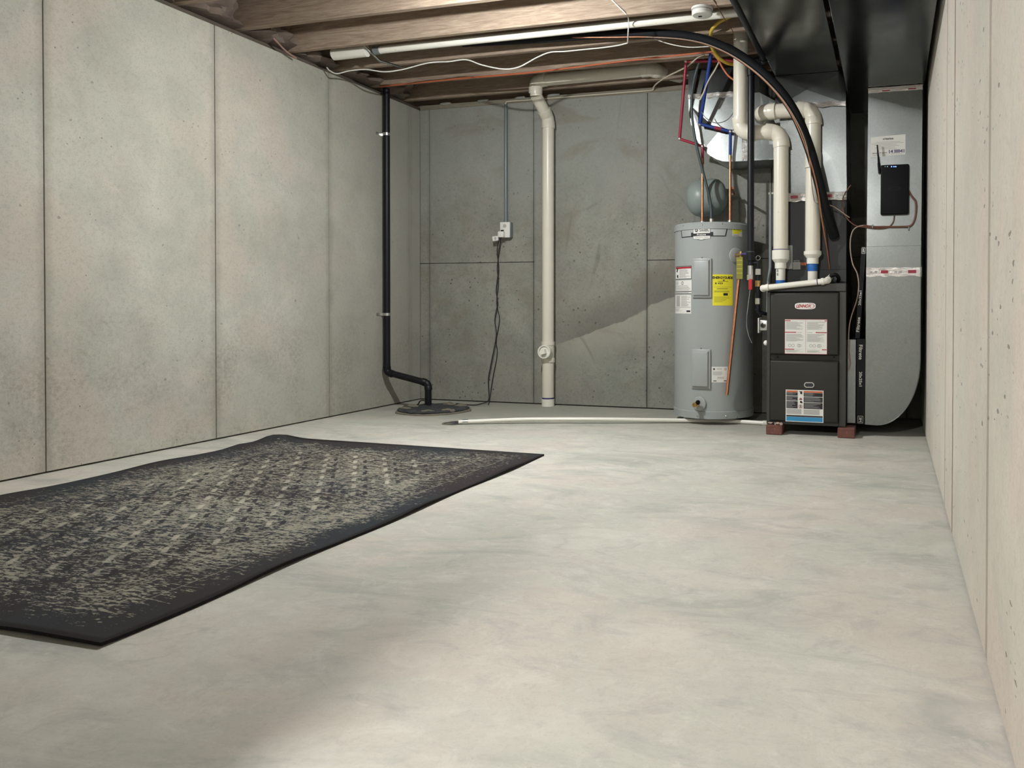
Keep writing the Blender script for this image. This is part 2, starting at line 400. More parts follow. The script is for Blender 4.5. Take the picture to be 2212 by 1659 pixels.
def lathe(bm, prof, c, axis=(0, 0, 1), seg=32):
    c = Vector(c); d = Vector(axis).normalized(); x, y = frame_for(d); rings = []
    for r, z in prof:
        if r <= 1e-6: rings.append([bm.verts.new(c + d * z)])
        else: rings.append([bm.verts.new(c + d * z + (x * math.cos(2 * PI * k / seg) + y * math.sin(2 * PI * k / seg)) * r) for k in range(seg)])
    for a, b in zip(rings, rings[1:]):
        for k in range(seg):
            k2 = (k + 1) % seg
            if len(a) == 1 and len(b) == 1: continue
            if len(a) == 1: bm.faces.new((a[0], b[k2], b[k]))
            elif len(b) == 1: bm.faces.new((a[k], a[k2], b[0]))
            else: bm.faces.new((a[k], a[k2], b[k2], b[k]))
    for g, rv in ((rings[0], True), (rings[-1], False)):
        if len(g) > 2: bm.faces.new(g[::-1] if rv else g)
    return bm
def spline(pts, n=8):
    pts = [Vector(p) for p in pts]
    P = [pts[0] * 2 - pts[1]] + pts + [pts[-1] * 2 - pts[-2]]
    out = []
    for i in range(1, len(P) - 2):
        a, b, c, d = P[i - 1:i + 3]
        for k in range(n):
            t = k / n
            out.append(.5 * ((2 * b) + (c - a) * t + (2 * a - 5 * b + 4 * c - d) * t * t + (3 * b - a - 3 * c + d) * t ** 3))
    return out + [pts[-1]]
def cable(name, pts, r, mat, label=None, cat=None, parent=None, group=None, seg=8, n=7):
    pp = spline(pts, n)
    o = obj(name, tube(NB(), pp, r, seg), mat, parent, None if parent else pp[0].copy(), 60)
    if label: tag(o, label, cat, group)
    return o
def arc_at(a, b, c, rad, n=8):
    d1 = (a - b).normalized(); d2 = (c - b).normalized()
    ang = d1.angle(d2); t = rad / math.tan(ang / 2)
    p1 = b + d1 * t; p2 = b + d2 * t
    cen = b + (d1 + d2).normalized() * (rad / math.sin(ang / 2))
    v1 = p1 - cen; v2 = p2 - cen
    w_ = v1.angle(v2)
    return [cen + (v1 * math.sin((1 - k / n) * w_) + v2 * math.sin(k / n * w_)) / math.sin(w_) for k in range(n + 1)]
def pipe_run(root, pts, r, bend, mat, fit=None, pname='pipe', ename='elbow', sock=1.15, slen=1.0, seg=20):
    pts = [Vector(p) for p in pts]; fit = fit or mat
    starts = [pts[0]]; ends = []
    for i in range(1, len(pts) - 1):
        ar = arc_at(pts[i - 1], pts[i], pts[i + 1], bend)
        ends.append(ar[0]); starts.append(ar[-1])
        bm = tube(NB(), ar, r * 1.07, seg)
        d0 = (ar[0] - ar[1]).normalized(); d1 = (ar[-1] - ar[-2]).normalized()
        for p, d in ((ar[0], d0), (ar[-1], d1)):
            tube(bm, [p - d * r * .25, p - d * r * .15, p + d * r * slen, p + d * r * (slen + .03)], [r * 1.07, r * sock, r * sock, r * 1.0], seg)
        obj(ename, bm, fit, root, smooth=40)
    ends.append(pts[-1])
    for a, b in zip(starts, ends):
        if (b - a).length > 1e-3: obj(pname, tube(NB(), [a, b], r, seg), mat, root, smooth=40)
def sleeve(root, name, a, b, r, mat, seg=20):
    return obj(name, tube(NB(), [a, b], r, seg), mat, root, smooth=40)
def prism_xz(bm, outline, y0, y1):
    a = [bm.verts.new((x, y0, z)) for x, z in outline]; b = [bm.verts.new((x, y1, z)) for x, z in outline]
    bm.faces.new(a); bm.faces.new(b[::-1]); n = len(a)
    for i in range(n): bm.faces.new((a[i], b[i], b[(i + 1) % n], a[(i + 1) % n]))
    return bm

# surfaces that take printed labels: u,v in metres, d = height above the surface
class Flat:
    def __init__(s, Y): s.Y = Y
    def uv(s, x, y): p = PY(x, y, s.Y); return p.x, p.z
    def at(s, u, v, d): return Vector((u, s.Y - d, v))
class Cyl:
    def __init__(s, cx, cy, R): s.cx, s.cy, s.R = cx, cy, R
    def uv(s, x, y):
        d = ray(x, y); ox, oy = CAM.x - s.cx, CAM.y - s.cy
        A = d.x ** 2 + d.y ** 2; B = ox * d.x + oy * d.y; Cc = ox * ox + oy * oy - s.R ** 2
        t = (-B - math.sqrt(max(0, B * B - A * Cc))) / A; p = CAM + d * t
        return math.atan2(p.x - s.cx, -(p.y - s.cy)) * s.R, p.z
    def at(s, u, v, d):
        a = u / s.R; return Vector((s.cx + math.sin(a) * (s.R + d), s.cy - math.cos(a) * (s.R + d), v))
def quad(bm, S, q, d, nx=6):
    """q: four uv corners bl, br, tr, tl"""
    bl, br, tr, tl = [Vector(c) for c in q]
    if isinstance(S, Cyl): nx = max(nx, int(abs(br.x - bl.x) / .004) + 1)
    lo = [bm.verts.new(S.at(*(bl.lerp(br, k / nx)), d)) for k in range(nx + 1)]
    hi = [bm.verts.new(S.at(*(tl.lerp(tr, k / nx)), d)) for k in range(nx + 1)]
    for k in range(nx): bm.faces.new((lo[k], lo[k + 1], hi[k + 1], hi[k]))
def rect(bm, S, u0, v0, u1, v1, d, nx=6): quad(bm, S, ((u0, v0), (u1, v0), (u1, v1), (u0, v1)), d, nx)
def disc(bm, S, u, v, r, d, r0=0, n=20, ax=1.0):
    o = [bm.verts.new(S.at(u + math.cos(2 * PI * k / n) * r * ax, v + math.sin(2 * PI * k / n) * r, d)) for k in range(n)]
    if not r0: bm.faces.new(o); return
    i = [bm.verts.new(S.at(u + math.cos(2 * PI * k / n) * r0 * ax, v + math.sin(2 * PI * k / n) * r0, d)) for k in range(n)]
    for k in range(n): bm.faces.new((o[k], o[(k + 1) % n], i[(k + 1) % n], i[k]))
def plate(bm, S, u0, v0, u1, v1, d0, d1, nx=6):
    """thin sheet with edges"""
    g = []
    if isinstance(S, Cyl): nx = max(nx, int(abs(u1 - u0) / .004) + 1)
    for d in (d0, d1):
        g.append([[bm.verts.new(S.at(u0 + (u1 - u0) * k / nx, v, d)) for k in range(nx + 1)] for v in (v0, v1)])
    (a0, a1), (b0, b1) = g
    for k in range(nx):
        bm.faces.new((b0[k], b0[k + 1], b1[k + 1], b1[k])); bm.faces.new((a0[k], a1[k], a1[k + 1], a0[k + 1]))
        bm.faces.new((a0[k], a0[k + 1], b0[k + 1], b0[k])); bm.faces.new((a1[k], b1[k], b1[k + 1], a1[k + 1]))
    for k in (0, nx): bm.faces.new((a0[k], b0[k], b1[k], a1[k]))
_txt = {}
def text_mesh(body):
    if body not in _txt:
        cu = bpy.data.curves.new('lettering', 'FONT'); cu.body = body; cu.align_x = 'CENTER'; cu.align_y = 'CENTER'; cu.resolution_u = 3
        o = bpy.data.objects.new('lettering', cu); COL.objects.link(o)
        dg = bpy.context.evaluated_depsgraph_get(); dg.update()
        me = bpy.data.meshes.new_from_object(o.evaluated_get(dg))
        _txt[body] = ([v.co.copy() for v in me.vertices], [list(p.vertices) for p in me.polygons])
        bpy.data.objects.remove(o); bpy.data.meshes.remove(me)
    return _txt[body]
def text(bm, S, body, u, v, width, height, d, rot=0, shear=0, mirror=False, bold=0):
    vs, fs = text_mesh(body)
    xs = [p.x for p in vs]; ys = [p.y for p in vs]
    w_, h_ = max(xs) - min(xs), max(ys) - min(ys); cx, cy = (max(xs) + min(xs)) / 2, (max(ys) + min(ys)) / 2
    for lay_, off in enumerate(((0, 0),) if not bold else ((0, 0), (-bold, 0), (bold, 0), (0, bold), (0, -bold))):
        nv = []
        for p in vs:
            x = (p.x - cx) / w_ * width; y = (p.y - cy) / h_ * height; x += y * shear
            if mirror: x = -x
            x += off[0]; y += off[1]
            nv.append(bm.verts.new(S.at(u + x * math.cos(rot) - y * math.sin(rot), v + x * math.sin(rot) + y * math.cos(rot), d + lay_ * 6e-5)))
        for f in fs:
            try: bm.faces.new([nv[i] for i in f])
            except ValueError: pass
def lines(bm, S, u0, v0, u1, v1, n, d, fill=.45, lo=.55, seed=1):
    rr = random.Random(seed); st = (v1 - v0) / n
    for k in range(n):
        v = v1 - (k + .5) * st; e = u0 + (u1 - u0) * rr.uniform(lo, 1)
        rect(bm, S, u0, v - st * fill / 2, e, v + st * fill / 2, d, 3)

# ================================================================== THE ROOM
def struct(name, bm, mat, loc=(0, 0, 0)):
    o = obj(name, bm, mat, None, loc); o['kind'] = 'structure'; return o
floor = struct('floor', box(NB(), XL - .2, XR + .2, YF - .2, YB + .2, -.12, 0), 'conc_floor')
floor['label'] = 'bare grey trowelled concrete basement floor'
# --- walls: solid backing with the cast form panels standing proud of it, narrow joints between
G = .0022; TH = .03
def wall(name, backing, label, cells, mat):
    wo = struct(name, box(NB(), *backing), 'joint'); wo['label'] = label
    for (x0, x1, y0, y1, z0, z1) in cells:
        obj('panel', box(NB(), x0, x1, y0, y1, z0, z1, .0016, 1), mat, wo)
    return wo
seamsL = [YF] + [2.556 + .914 * k for k in range(-6, 4)] + [YB]
cells = []
for a, b in zip(seamsL, seamsL[1:]):
    if b - a < .05: continue
    e = 0 if b == YB else G
    cells.append((XL - TH, XL, a + (G if a != YF else 0), b - e, .008, H))
wall_left = wall('wall_left', (XL - .25, XL - TH + .001, YF - .25, YB + .25, -.12, H), 'poured concrete wall with vertical form seams', cells, 'conc_left')
ZS = 1.094
sb = [XL, -3.550, -2.636, -1.722, -.808, .106, XR]
cells = []
for i, (a, b) in enumerate(zip(sb, sb[1:])):
    x0, x1 = a + (G if i else 0), b - (G if i < len(sb) - 2 else 0)
    if i in (0, 1, 3, 4): cells += [(x0, x1, YB, YB + TH, .008, ZS - G), (x0, x1, YB, YB + TH, ZS + G, H)]
    else: cells.append((x0, x1, YB, YB + TH, .008, H))
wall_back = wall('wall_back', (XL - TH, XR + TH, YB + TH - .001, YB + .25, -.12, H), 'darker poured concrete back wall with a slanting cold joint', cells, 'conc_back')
sr = [YF, -1.85, -.94, -.03, .88, 1.763, 2.72, 3.09, 4.0, 4.914, YB]
cells = [(XR, XR + TH, a + G, b - G, .008, H) for a, b in zip(sr, sr[1:])]
wall_right = wall('wall_right', (XR + TH - .001, XR + .25, YF - .25, YB + .25, -.12, H), 'pale poured concrete wall beside the air ducts', cells, 'conc_right')
wf = struct('wall_front', box(NB(), XL - TH, XR + TH, YF - .25, YF, -.12, H), 'conc_left')
ws = struct('shade_partition', box(NB(), XL, -.94, -.46, -.34, 0, JZ), 'conc_left')  # unseen wall added to cast the soft shadow on the near floor
for o_, l_ in ((wf, 'concrete wall behind the viewer'), (ws, 'unseen partition wall added behind the viewer to shade the floor')): o_['label'] = l_
# --- ceiling: subfloor deck carried by joists
ceiling = struct('ceiling', box(NB(), XL - .25, XR + .25, YF - .25, YB + .25, JZ + JH, JZ + JH + .02), 'subfloor')
ceiling['label'] = 'open ceiling of wooden joists under the subfloor'
for k in range(-18, 3):
    yc = 4.478 + .4065 * k
    if yc < YF or yc > YB: continue
    x0 = XL - .10
    obj('joist', box(NB(), x0, XR + .10, yc - .019, yc + .019, JZ, JZ + JH - .001, .003, 1), 'joist', ceiling)
obj('rim_board', box(NB(), XL - .14, XL - .102, YF, YB + .1, JZ, JZ + JH), 'sill_y', ceiling)
obj('rim_board', box(NB(), XL - .1, XR + .1, YB + .06, YB + .098, JZ, JZ + JH), 'joist', ceiling)
obj('rim_board', box(NB(), XR + .102, XR + .14, YF, YB + .1, JZ, JZ + JH), 'sill_y', ceiling)
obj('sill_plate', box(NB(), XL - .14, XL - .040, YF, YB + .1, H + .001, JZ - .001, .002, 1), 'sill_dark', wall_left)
obj('sill_plate', box(NB(), XL - .003, XR + .003, YB + .004, YB + .14, H + .001, JZ - .001, .002, 1), 'sill', wall_back)
obj('sill_plate', box(NB(), XR + .004, XR + .14, YF, YB + .1, H + .001, JZ - .001, .002, 1), 'sill_y', wall_right)
rr = random.Random(4)
for k in range(4):   # squeezed out sealer on the back sill
    x = -3.38 + k * .31 + rr.uniform(-.05, .05)
    bm = NB(); bmesh.ops.create_icosphere(bm, subdivisions=2, radius=1)
    for v in bm.verts:
        v.co = Vector((x + v.co.x * rr.uniform(.035, .06), YB + .004 + v.co.y * .012, JZ + v.co.z * .012 + noise.noise(v.co * 3 + Vector((k, 0, 0))) * .006))
    obj('sealant_blob', bm, 'foam', wall_back, smooth=60)
# --- glass-fibre batts stuffed into the joist bays above the left wall
bays = [4.478 + .4065 * k for k in range(-4, 3)]
for i, (a, b) in enumerate(zip(bays, bays[1:])):
    y0, y1 = a + .021, b - .021
    bm = NB(); bmesh.ops.create_grid(bm, x_segments=14, y_segments=12, size=.5)
    for v in bm.verts:
        ty, tz = v.co.x + .5, v.co.y + .5
        p = Vector((i * 3.1, ty * 2.6, tz * 2.2))
        edge = min(1, 5 * min(ty, 1 - ty) + .25) * min(1, 4 * (1 - tz) + .3)
        bulge = .10 + .07 * noise.noise(p * 1.0) + .05 * noise.noise(p * 2.7) + .02 * noise.noise(p * 6)
        v.co = Vector((XL - .09 + max(.02, bulge * 1.25 * edge) + .03 * (1 - tz), y0 + ty * (y1 - y0), JZ + .002 + tz * (JH - .01)))
    e = [x for x in bm.edges if x.is_boundary]
    r_ = bmesh.ops.extrude_edge_only(bm, edges=e)
    for v in [g for g in r_['geom'] if isinstance(g, bmesh.types.BMVert)]: v.co.x = XL - .101
    bmesh.ops.holes_fill(bm, edges=[x for x in bm.edges if x.is_boundary], sides=0)
    tag(obj('insulation_batt', bm, 'insul', None, (XL - .05, (y0 + y1) / 2, JZ), 50), 'brownish glass-fibre batt above the left wall, ' + [
        'in the joist bay farthest from the back wall', 'two joist bays before the overhead white pipe', 'with a pinkish cable poking out of it',
        'where the waved white cable comes out', 'one joist bay before the black discharge pipe', 'in the bay over the black discharge pipe'][i], 'insulation', 'insulation batts along the rim')

# ================================================================== LAMPS
def lamp(L, mat, label, drop):
    t = thing('ceiling_lamp', label, 'lamp', L)
    obj('lampholder', lathe(NB(), [(.0, 0), (.055, 0), (.055, -.012), (.045, -.022), (.030, -.035), (.026, -.055), (0, -.055)], L, seg=28), 'white', t, smooth=40)
    b = L - Vector((0, 0, .055))
    obj('bulb_base', lathe(NB(), [(.013, 0), (.014, -.012), (.027, -.042), (.0315, -.055), (0, -.055)], b, seg=24), 'white', t, smooth=50)
    c = b - Vector((0, 0, .0551))
    obj('bulb_globe', lathe(NB(), [(.0315, 0)] + [(.0325 * math.cos(a), -.020 * math.sin(a)) for a in [PI / 2 * k / 7 for k in range(1, 7)]] + [(0, -.020)], c, seg=24), mat, t, smooth=60)
lamp(LAMP_A, 'bulb_a', 'bare bulb in a porcelain holder on a joist near the rug', .1)
lamp(LAMP_B, 'bulb_b', 'bare bulb in a porcelain holder by the added partition', .1)

# ================================================================== RUG
def rug_mat():
    t = NT('rug_pattern')
    tc = t.n('ShaderNodeTexCoord'); sx = t.n('ShaderNodeSeparateXYZ', {'Vector': tc.outputs['Object']})
    x, y = sx.outputs[0], sx.outputs[1]                   # origin at rug centre
    ex = t.math('SUBTRACT', .83, t.math('ABSOLUTE', x)); ey = t.math('SUBTRACT', 1.145, t.math('ABSOLUTE', y))
    e = t.math('MINIMUM', ex, ey)                         # distance to the edge
    v1 = t.co((22, 88, 1)); st = t.noise(1.0, 6, .72, v1, .9)
    vf = t.co((75, 110, 1)); fi = t.noise(1.0, 3, .6, vf, .4)
    wear = t.noise(2.1, 4, .6)
    thr = t.math('MULTIPLY_ADD', wear, -.26, .630)
    thr = t.math('ADD', thr, t.ramp(e, [(.02, (.15,) * 3), (.07, (.075,) * 3), (.14, (.028,) * 3), (.26, (.0,) * 3)]))
    s = t.math('ADD', t.math('MULTIPLY', st, .72), t.math('MULTIPLY', fi, .28))
    m1 = t.ramp(t.math('SUBTRACT', s, thr), [(.0, (0, 0, 0)), (.022, (1, 1, 1))])
    # lattice of small curled leaves, light leaf beside a dark one
    def leaf(ox, oy, sg):
        xs_, ys_ = t.math('SUBTRACT', x, ox), t.math('SUBTRACT', y, oy)
        vv = t.math('DIVIDE', ys_, .108)
        u = t.math('ADD', t.math('DIVIDE', xs_, .165), t.math('DIVIDE', ys_, .216))
        fu = t.math('SUBTRACT', t.math('FRACT', u), .5); fv = t.math('SUBTRACT', t.math('FRACT', vv), .5)
        dy = t.math('MULTIPLY', fv, .108); dx = t.math('SUBTRACT', t.math('MULTIPLY', fu, .165), t.math('MULTIPLY', fv, .0825))
        dx = t.math('ADD', dx, t.math('MULTIPLY', t.math('SINE', t.math('MULTIPLY', dy, 55.0)), .014 * sg))
        d = t.math('SQRT', t.math('ADD', t.math('POWER', t.math('DIVIDE', dx, .0135), 2.0), t.math('POWER', t.math('DIVIDE', dy, .037), 2.0)))
        d = t.math('ADD', d, t.math('MULTIPLY', t.math('SUBTRACT', fi, .5), 1.3))
        return t.ramp(d, [(.72, (1, 1, 1)), (.92, (0, 0, 0))])
    inner = t.ramp(e, [(.30, (0, 0, 0)), (.33, (1, 1, 1))])
    l1 = t.math('MULTIPLY', leaf(0, 0, 1), inner); l2 = t.math('MULTIPLY', leaf(.042, .018, 1), inner)
    def gl(p, wd):
        return t.math('LESS_THAN', t.math('ABSOLUTE', t.math('SUBTRACT', ex, p)), wd)
    guard = t.math('MAXIMUM', t.math('MAXIMUM', gl(.285, .0030), gl(.262, .0028)), t.math('MAXIMUM', gl(.245, .0028), gl(.135, .0024)))
    guard = t.math('MULTIPLY', guard, t.ramp(t.noise(9, 4, .7), [(.38, (0, 0, 0)), (.48, (1, 1, 1))]))
    navy = t.ramp(t.noise(1.4, 3, .5, t.co(loc=(4, 2, 0))), [(.42, (.033, .027, .028)), (.6, (.027, .032, .038))])
    cream = t.mix(t.noise(14, 3), (.22, .205, .165, 1), (.40, .375, .305, 1))
    col = t.mix(t.math('MULTIPLY', m1, .85), navy, cream)
    col = t.mix(t.math('MULTIPLY', t.math('MULTIPLY', guard, t.math('GREATER_THAN', ey, .2)), .5), col, (.30, .27, .21, 1))
    col = t.mix(t.math('MULTIPLY', l2, .9), col, (.022, .021, .024, 1))
    col = t.mix(t.math('MULTIPLY', l1, t.math('MULTIPLY_ADD', wear, 1.6, -.25, True)), col, (.44, .41, .335, 1))
    col = t.mix(t.ramp(ex, [(.008, (1, 1, 1)), (.02, (0, 0, 0))]), col, (.014, .012, .013, 1))
    col = t.mix(t.ramp(ey, [(.008, (1, 1, 1)), (.02, (0, 0, 0))]), col, (.014, .012, .013, 1))
    return t.out(col, .95, 0, t.bump(t.noise(420, 2), .5, .003), Specular_IOR_Level=.15, Sheen_Weight=.03)
M['rug'] = rug_mat()
RC = Vector((-2.500, 2.437, 0)); RW, RL = .83, 1.15
bm = NB(); NX, NY = 34, 46
def rug_z(tx, ty):
    x, y = (tx - .5) * 2, (ty - .5) * 2
    z = .0
    z += .007 * max(0, abs(x) - .86) / .14 * (.5 + .5 * math.sin(ty * 21 + tx * 3)) ** 2
    z += .010 * max(0, .80 - ty - .58) / .22 * max(0, math.sin(tx * 9)) ** 2 * .6
    dc = math.hypot((tx - .03) * 1.66, (ty - .97) * 2.3)
    z += .020 * math.exp(-(dc / .085) ** 2)
    dc = math.hypot((tx - .0) * 1.66, (ty - .87) * 2.3); z += .010 * math.exp(-(dc / .07) ** 2)
    return z


top = [[None] * (NY + 1) for _ in range(NX + 1)]; bot = [[None] * (NY + 1) for _ in range(NX + 1)]
for i in range(NX + 1):
    for j in range(NY + 1):
        tx, ty = i / NX, j / NY
        X = RC.x + (tx - .5) * 2 * RW + .006 * math.sin(ty * 17) * (abs(tx - .5) * 2) ** 4
        Y = RC.y + (ty - .5) * 2 * RL + (.028 * (1 - tx) - .012 * tx) * ty
        z = rug_z(tx, ty)
        top[i][j] = bm.verts.new((X, Y, z + .009)); bot[i][j] = bm.verts.new((X, Y, z + .001))
for i in range(NX):
    for j in range(NY):
        bm.faces.new((top[i][j], top[i + 1][j], top[i + 1][j + 1], top[i][j + 1]))
        bm.faces.new((bot[i][j], bot[i][j + 1], bot[i + 1][j + 1], bot[i + 1][j]))
for i in range(NX):
    for j in (0, NY): bm.faces.new((top[i][j], bot[i][j], bot[i + 1][j], top[i + 1][j]))
for j in range(NY):
    for i in (0, NX): bm.faces.new((top[i][j], top[i][j + 1], bot[i][j + 1], bot[i][j]))
tag(obj('area_rug', bm, 'rug', None, RC, 50), 'dark charcoal and navy area rug with worn cream pattern on the floor', 'rug')

# ================================================================== SUMP CORNER
LC = Vector((-3.150, 4.875, 0)); LR = .25
t = thing('sump_pit', 'grimy black covered round sump pit in the floor corner', 'sump pit', LC)
def blob_disc(c, R, prof, amp, seed, seg=48):
    bm = NB(); rings = []
    for r, z in prof:
        ring = []
        for k in range(seg):
            a = 2 * PI * k / seg
            rr_ = R * r * (1 + amp * noise.noise(Vector((math.cos(a) * 2, math.sin(a) * 2, seed))) + amp * .5 * noise.noise(Vector((math.cos(a) * 7, math.sin(a) * 7, seed))))
            ring.append(bm.verts.new((c.x + math.cos(a) * rr_, c.y + math.sin(a) * rr_, c.z + z * (1 + .5 * noise.noise(Vector((math.cos(a) * 5, math.sin(a) * 5, seed + r * 4)))))))
        rings.append(ring)
    for a, b in zip(rings, rings[1:]):
        for k in range(seg): bm.faces.new((a[k], a[(k + 1) % seg], b[(k + 1) % seg], b[k]))
    bm.faces.new(rings[0][::-1]); bm.faces.new(rings[-1]); return bm
obj('pit_rim', blob_disc(LC, LR * 1.04, [(1.0, .0005), (1.0, .006), (.96, .012)], .05, 2), 'grime2', t, smooth=40)
obj('cover', blob_disc(LC, LR, [(.97, .008), (.99, .018), (.93, .026), (.7, .024), (.4, .028), (.15, .025)], .04, 7), 'grime', t, smooth=50)
for k in range(9):
    a = 2 * PI * k / 9 + .2; p = LC + Vector((math.cos(a) * LR * .8, math.sin(a) * LR * .8, .02))
    bm = NB(); bmesh.ops.create_icosphere(bm, subdivisions=2, radius=1)
    for v in bm.verts: v.co = p + Vector((v.co.x * .055, v.co.y * .035, v.co.z * .017 * (1 + .9 * noise.noise(v.co * 4 + p * 9))))
    obj('clay_crust', bm, 'grime2' if k % 3 else 'grime', t, smooth=60)
# discharge pipe
vx, vy = XL + .050, 4.936
A = Vector((vx, vy, JZ - .001)); B = Vector((vx, vy, .262)); D = PZ(925, 874, .03); C_ = Vector((D.x, D.y, PY(925, 828, D.y).z))
t = thing('sump_discharge_pipe', 'black plastic discharge pipe clamped to the left wall and bent into the sump', 'pipe', (vx, vy, .0))
pipe_run(t, [A, B, C_ + Vector((0, 0, .0)), Vector((D.x, D.y, .029))], .0243, .030, 'abs', 'abs')
for py_ in (290, 679):
    z = PX(834, py_, vx).z
    bm = tube(NB(), [(vx, vy, z - .010), (vx, vy, z + .010)], .0262, 20)
    box(bm, XL + .0005, vx - .015, vy - .006, vy + .006, z - .010, z + .010)
    box(bm, XL + .001, XL + .004, vy - .055, vy + .02, z - .010, z + .010)
    c = obj('pipe_clamp', bm, 'clamp', t, smooth=40); c['label'] = 'zinc pipe clamp'
# small floor drain hole with the condensate pipe ending above it
dc = PZ(985, 914, 0)
t = thing('floor_drain', 'small dark drain hole chipped in the floor beside the sump lid', 'drain', dc)
obj('hole', blob_disc(dc, .075, [(1, .0004), (1, .0016), (.6, .0013)], .25, 11, 28), 'grime', t, smooth=50)
obj('chipped_edge', blob_disc(dc + Vector((.0, 0, 0)), .09, [(1, .0002), (.98, .0011), (.9, .0012)], .25, 11, 28), 'grime2', t, smooth=50)
cp = [PZ(1010, 911, .0165), PZ(1080, 908, .022), PZ(1150, 906, .026), PZ(1300, 906, .026), PZ(1450, 908, .018), PZ(1540, 909, .0145), PZ(1600, 911, .0145), PZ(1652, 914, .0145)]
t = thing('condensate_drain_pipe', 'thin white plastic drain pipe lying along the floor under the water heater', 'pipe', cp[0])
obj('pipe', tube(NB(), spline(cp, 5), .0133, 16), 'pvc_w', t, smooth=50)
sleeve(t, 'coupling', cp[-1] - Vector((.012, .003, 0)), cp[-1] + Vector((.02, .005, 0)), .0165, 'pvc_w')
d = (cp[0] - cp[1]).normalized()
sleeve(t, 'end_cap', cp[0] + d * .03, cp[0] + d * .055, .0125, 'pvc_w')
sleeve(t, 'band_clamp', cp[0] - d * .004, cp[0] + d * .031, .0165, 'clamp')

# ================================================================== BACK WALL: OUTLET, CONDUIT, STACK
ob = PY(1090, 497, 5.39)
t = thing('outlet_box', 'white surface-mounted outlet box on the back wall', 'outlet', (ob.x, YB, ob.z - .05))
p0, p1 = PY(1080, 480, 5.385), PY(1101, 513, 5.385)
obj('box', box(NB(), p0.x + .004, p1.x + .004, 5.392, YB - .0003, p1.z, p0.z, .004), 'pvc_g', t, smooth=40)
obj('cover_plate', box(NB(), p0.x, p1.x, 5.384, 5.392, p1.z, p0.z, .003), 'white', t, smooth=40)
zc = p0.z - .03
bm = NB(); lathe(bm, [(0, 0), (.014, 0), (.014, .002), (0, .002)], (ob.x + .004, 5.384, zc), (0, -1, 0), 20)
obj('socket_face', bm, 'paper_g', t, smooth=40)
cx = PY(1092, 350, 5.40).x
t = thing('electrical_conduit', 'grey conduit running down the back wall to the outlet box', 'conduit', (cx, YB - .03, p0.z))
obj('conduit', tube(NB(), [(cx, 5.405, p0.z - .004), (cx, 5.405, PY(1092, 226, 5.405).z)], .0135, 16), 'pvc_g', t, smooth=40)
obj('fitting', tube(NB(), [(cx, 5.405, p0.z + .0005), (cx, 5.405, p0.z + .02)], .0165, 16), 'pvc_g', t, smooth=40)
# plug with cord and paper tag
pg = Vector((p0.x + .022, 5.384, p1.z + .030))
t = thing('power_cord', 'black power cord with plug and paper tag hanging from the outlet box', 'cord', PZ(1055, 870, .01))
obj('plug', box(NB(), pg.x - .024, pg.x + .024, pg.y - .034, pg.y - .0005, pg.z - .030, pg.z + .016, .006), 'white', t, smooth=40)
obj('plug_slot', box(NB(), pg.x - .012, pg.x + .012, pg.y - .0085, pg.y - .0004, pg.z + .0175, pg.z + .029, .002), 'black_pl', t)
cpts = [pg + Vector((-.012, -.02, -.03))] + [PY(x, y, Y) for x, y, Y in ((1074, 540, 5.37), (1077, 580, 5.39), (1072, 625, 5.40), (1075, 655, 5.40), (1069, 690, 5.40), (1072, 725, 5.39), (1062, 780, 5.395), (1055, 820, 5.39), (1056, 862, 5.38))]
cpts += [PZ(1040, 872, .012), PZ(1020, 875, .010), PZ(985, 872, .034)]
obj('cord', tube(NB(), spline(cpts, 8), .0042, 8), 'cord', t, smooth=60)
c2 = [pg + Vector((-.006, -.012, -.03))] + [PY(x, y, Y) for x, y, Y in ((1078, 545, 5.405), (1074, 580, 5.415), (1077, 610, 5.42), (1073, 655, 5.42), (1079, 690, 5.42), (1072, 735, 5.42), (1074, 765, 5.425), (1064, 820, 5.42), (1058, 862, 5.41))] + [PZ(1055, 874, .006)]
obj('cord', tube(NB(), spline(c2, 8), .0036, 8), 'cord', t, smooth=60)
tg = PY(1070, 515, 5.36)
bm = NB(); box(bm, tg.x - .022, tg.x + .022, 5.3595, 5.3605, tg.z - .017, tg.z + .017)
bmesh.ops.rotate(bm, verts=bm.verts[:], cent=tg, matrix=Matrix.Rotation(-.12, 3, 'Y') @ Matrix.Rotation(.25, 3, 'Z'))
tgo = obj('paper_tag', bm, 'paper', t); S = Flat(5.353)
bm = NB()
for k in range(4): rect(bm, S, tg.x - .004 + k * .004, tg.z - .012, tg.x - .0025 + k * .004, tg.z + .010, 0, 1)
obj('print', bm, 'ink', tgo, kind='stuff')
# pump cord on the floor
cable('pump_cord', [PZ(872, 877, .006), PZ(890, 876, .008), PZ(902, 874, .03), PZ(908, 866, .06), PZ(916, 865, .07), PZ(922, 870, .05)], .0045, 'cord', 'short black pump cord looping out of the sump lid', 'cord')
# white drain stack
sy = 5.362; sxp = PY(1184, 600, sy).x
top = PY(1183, 262, sy).z; jt = Vector((sxp - .02, 5.24, 2.30))
t = thing('drain_stack', 'white plastic drain stack with a cleanout standing against the back wall', 'pipe', (sxp, sy, 0))
hz = [Vector((sxp, sy, .0005)), Vector((sxp, sy, top + .02)), Vector((sxp - .03, 5.22, 2.30)), Vector((sxp - .03, 5.20, 2.405)), Vector((PY(1405, 152, 5.2).x, 5.20, 2.415)), Vector((PY(1405, 152, 5.2).x + .16, 5.42, 2.415))]
pipe_run(t, [hz[0], hz[1], hz[2]], .0445, .075, 'pvc', 'pvc', sock=1.13, slen=.9)
pipe_run(t, [hz[2], hz[3] , hz[4], hz[5]], .0445, .055, 'pvc', 'pvc', sock=1.13, slen=.8)
z0, z1 = PY(1185, 782, sy).z, PY(1185, 738, sy).z
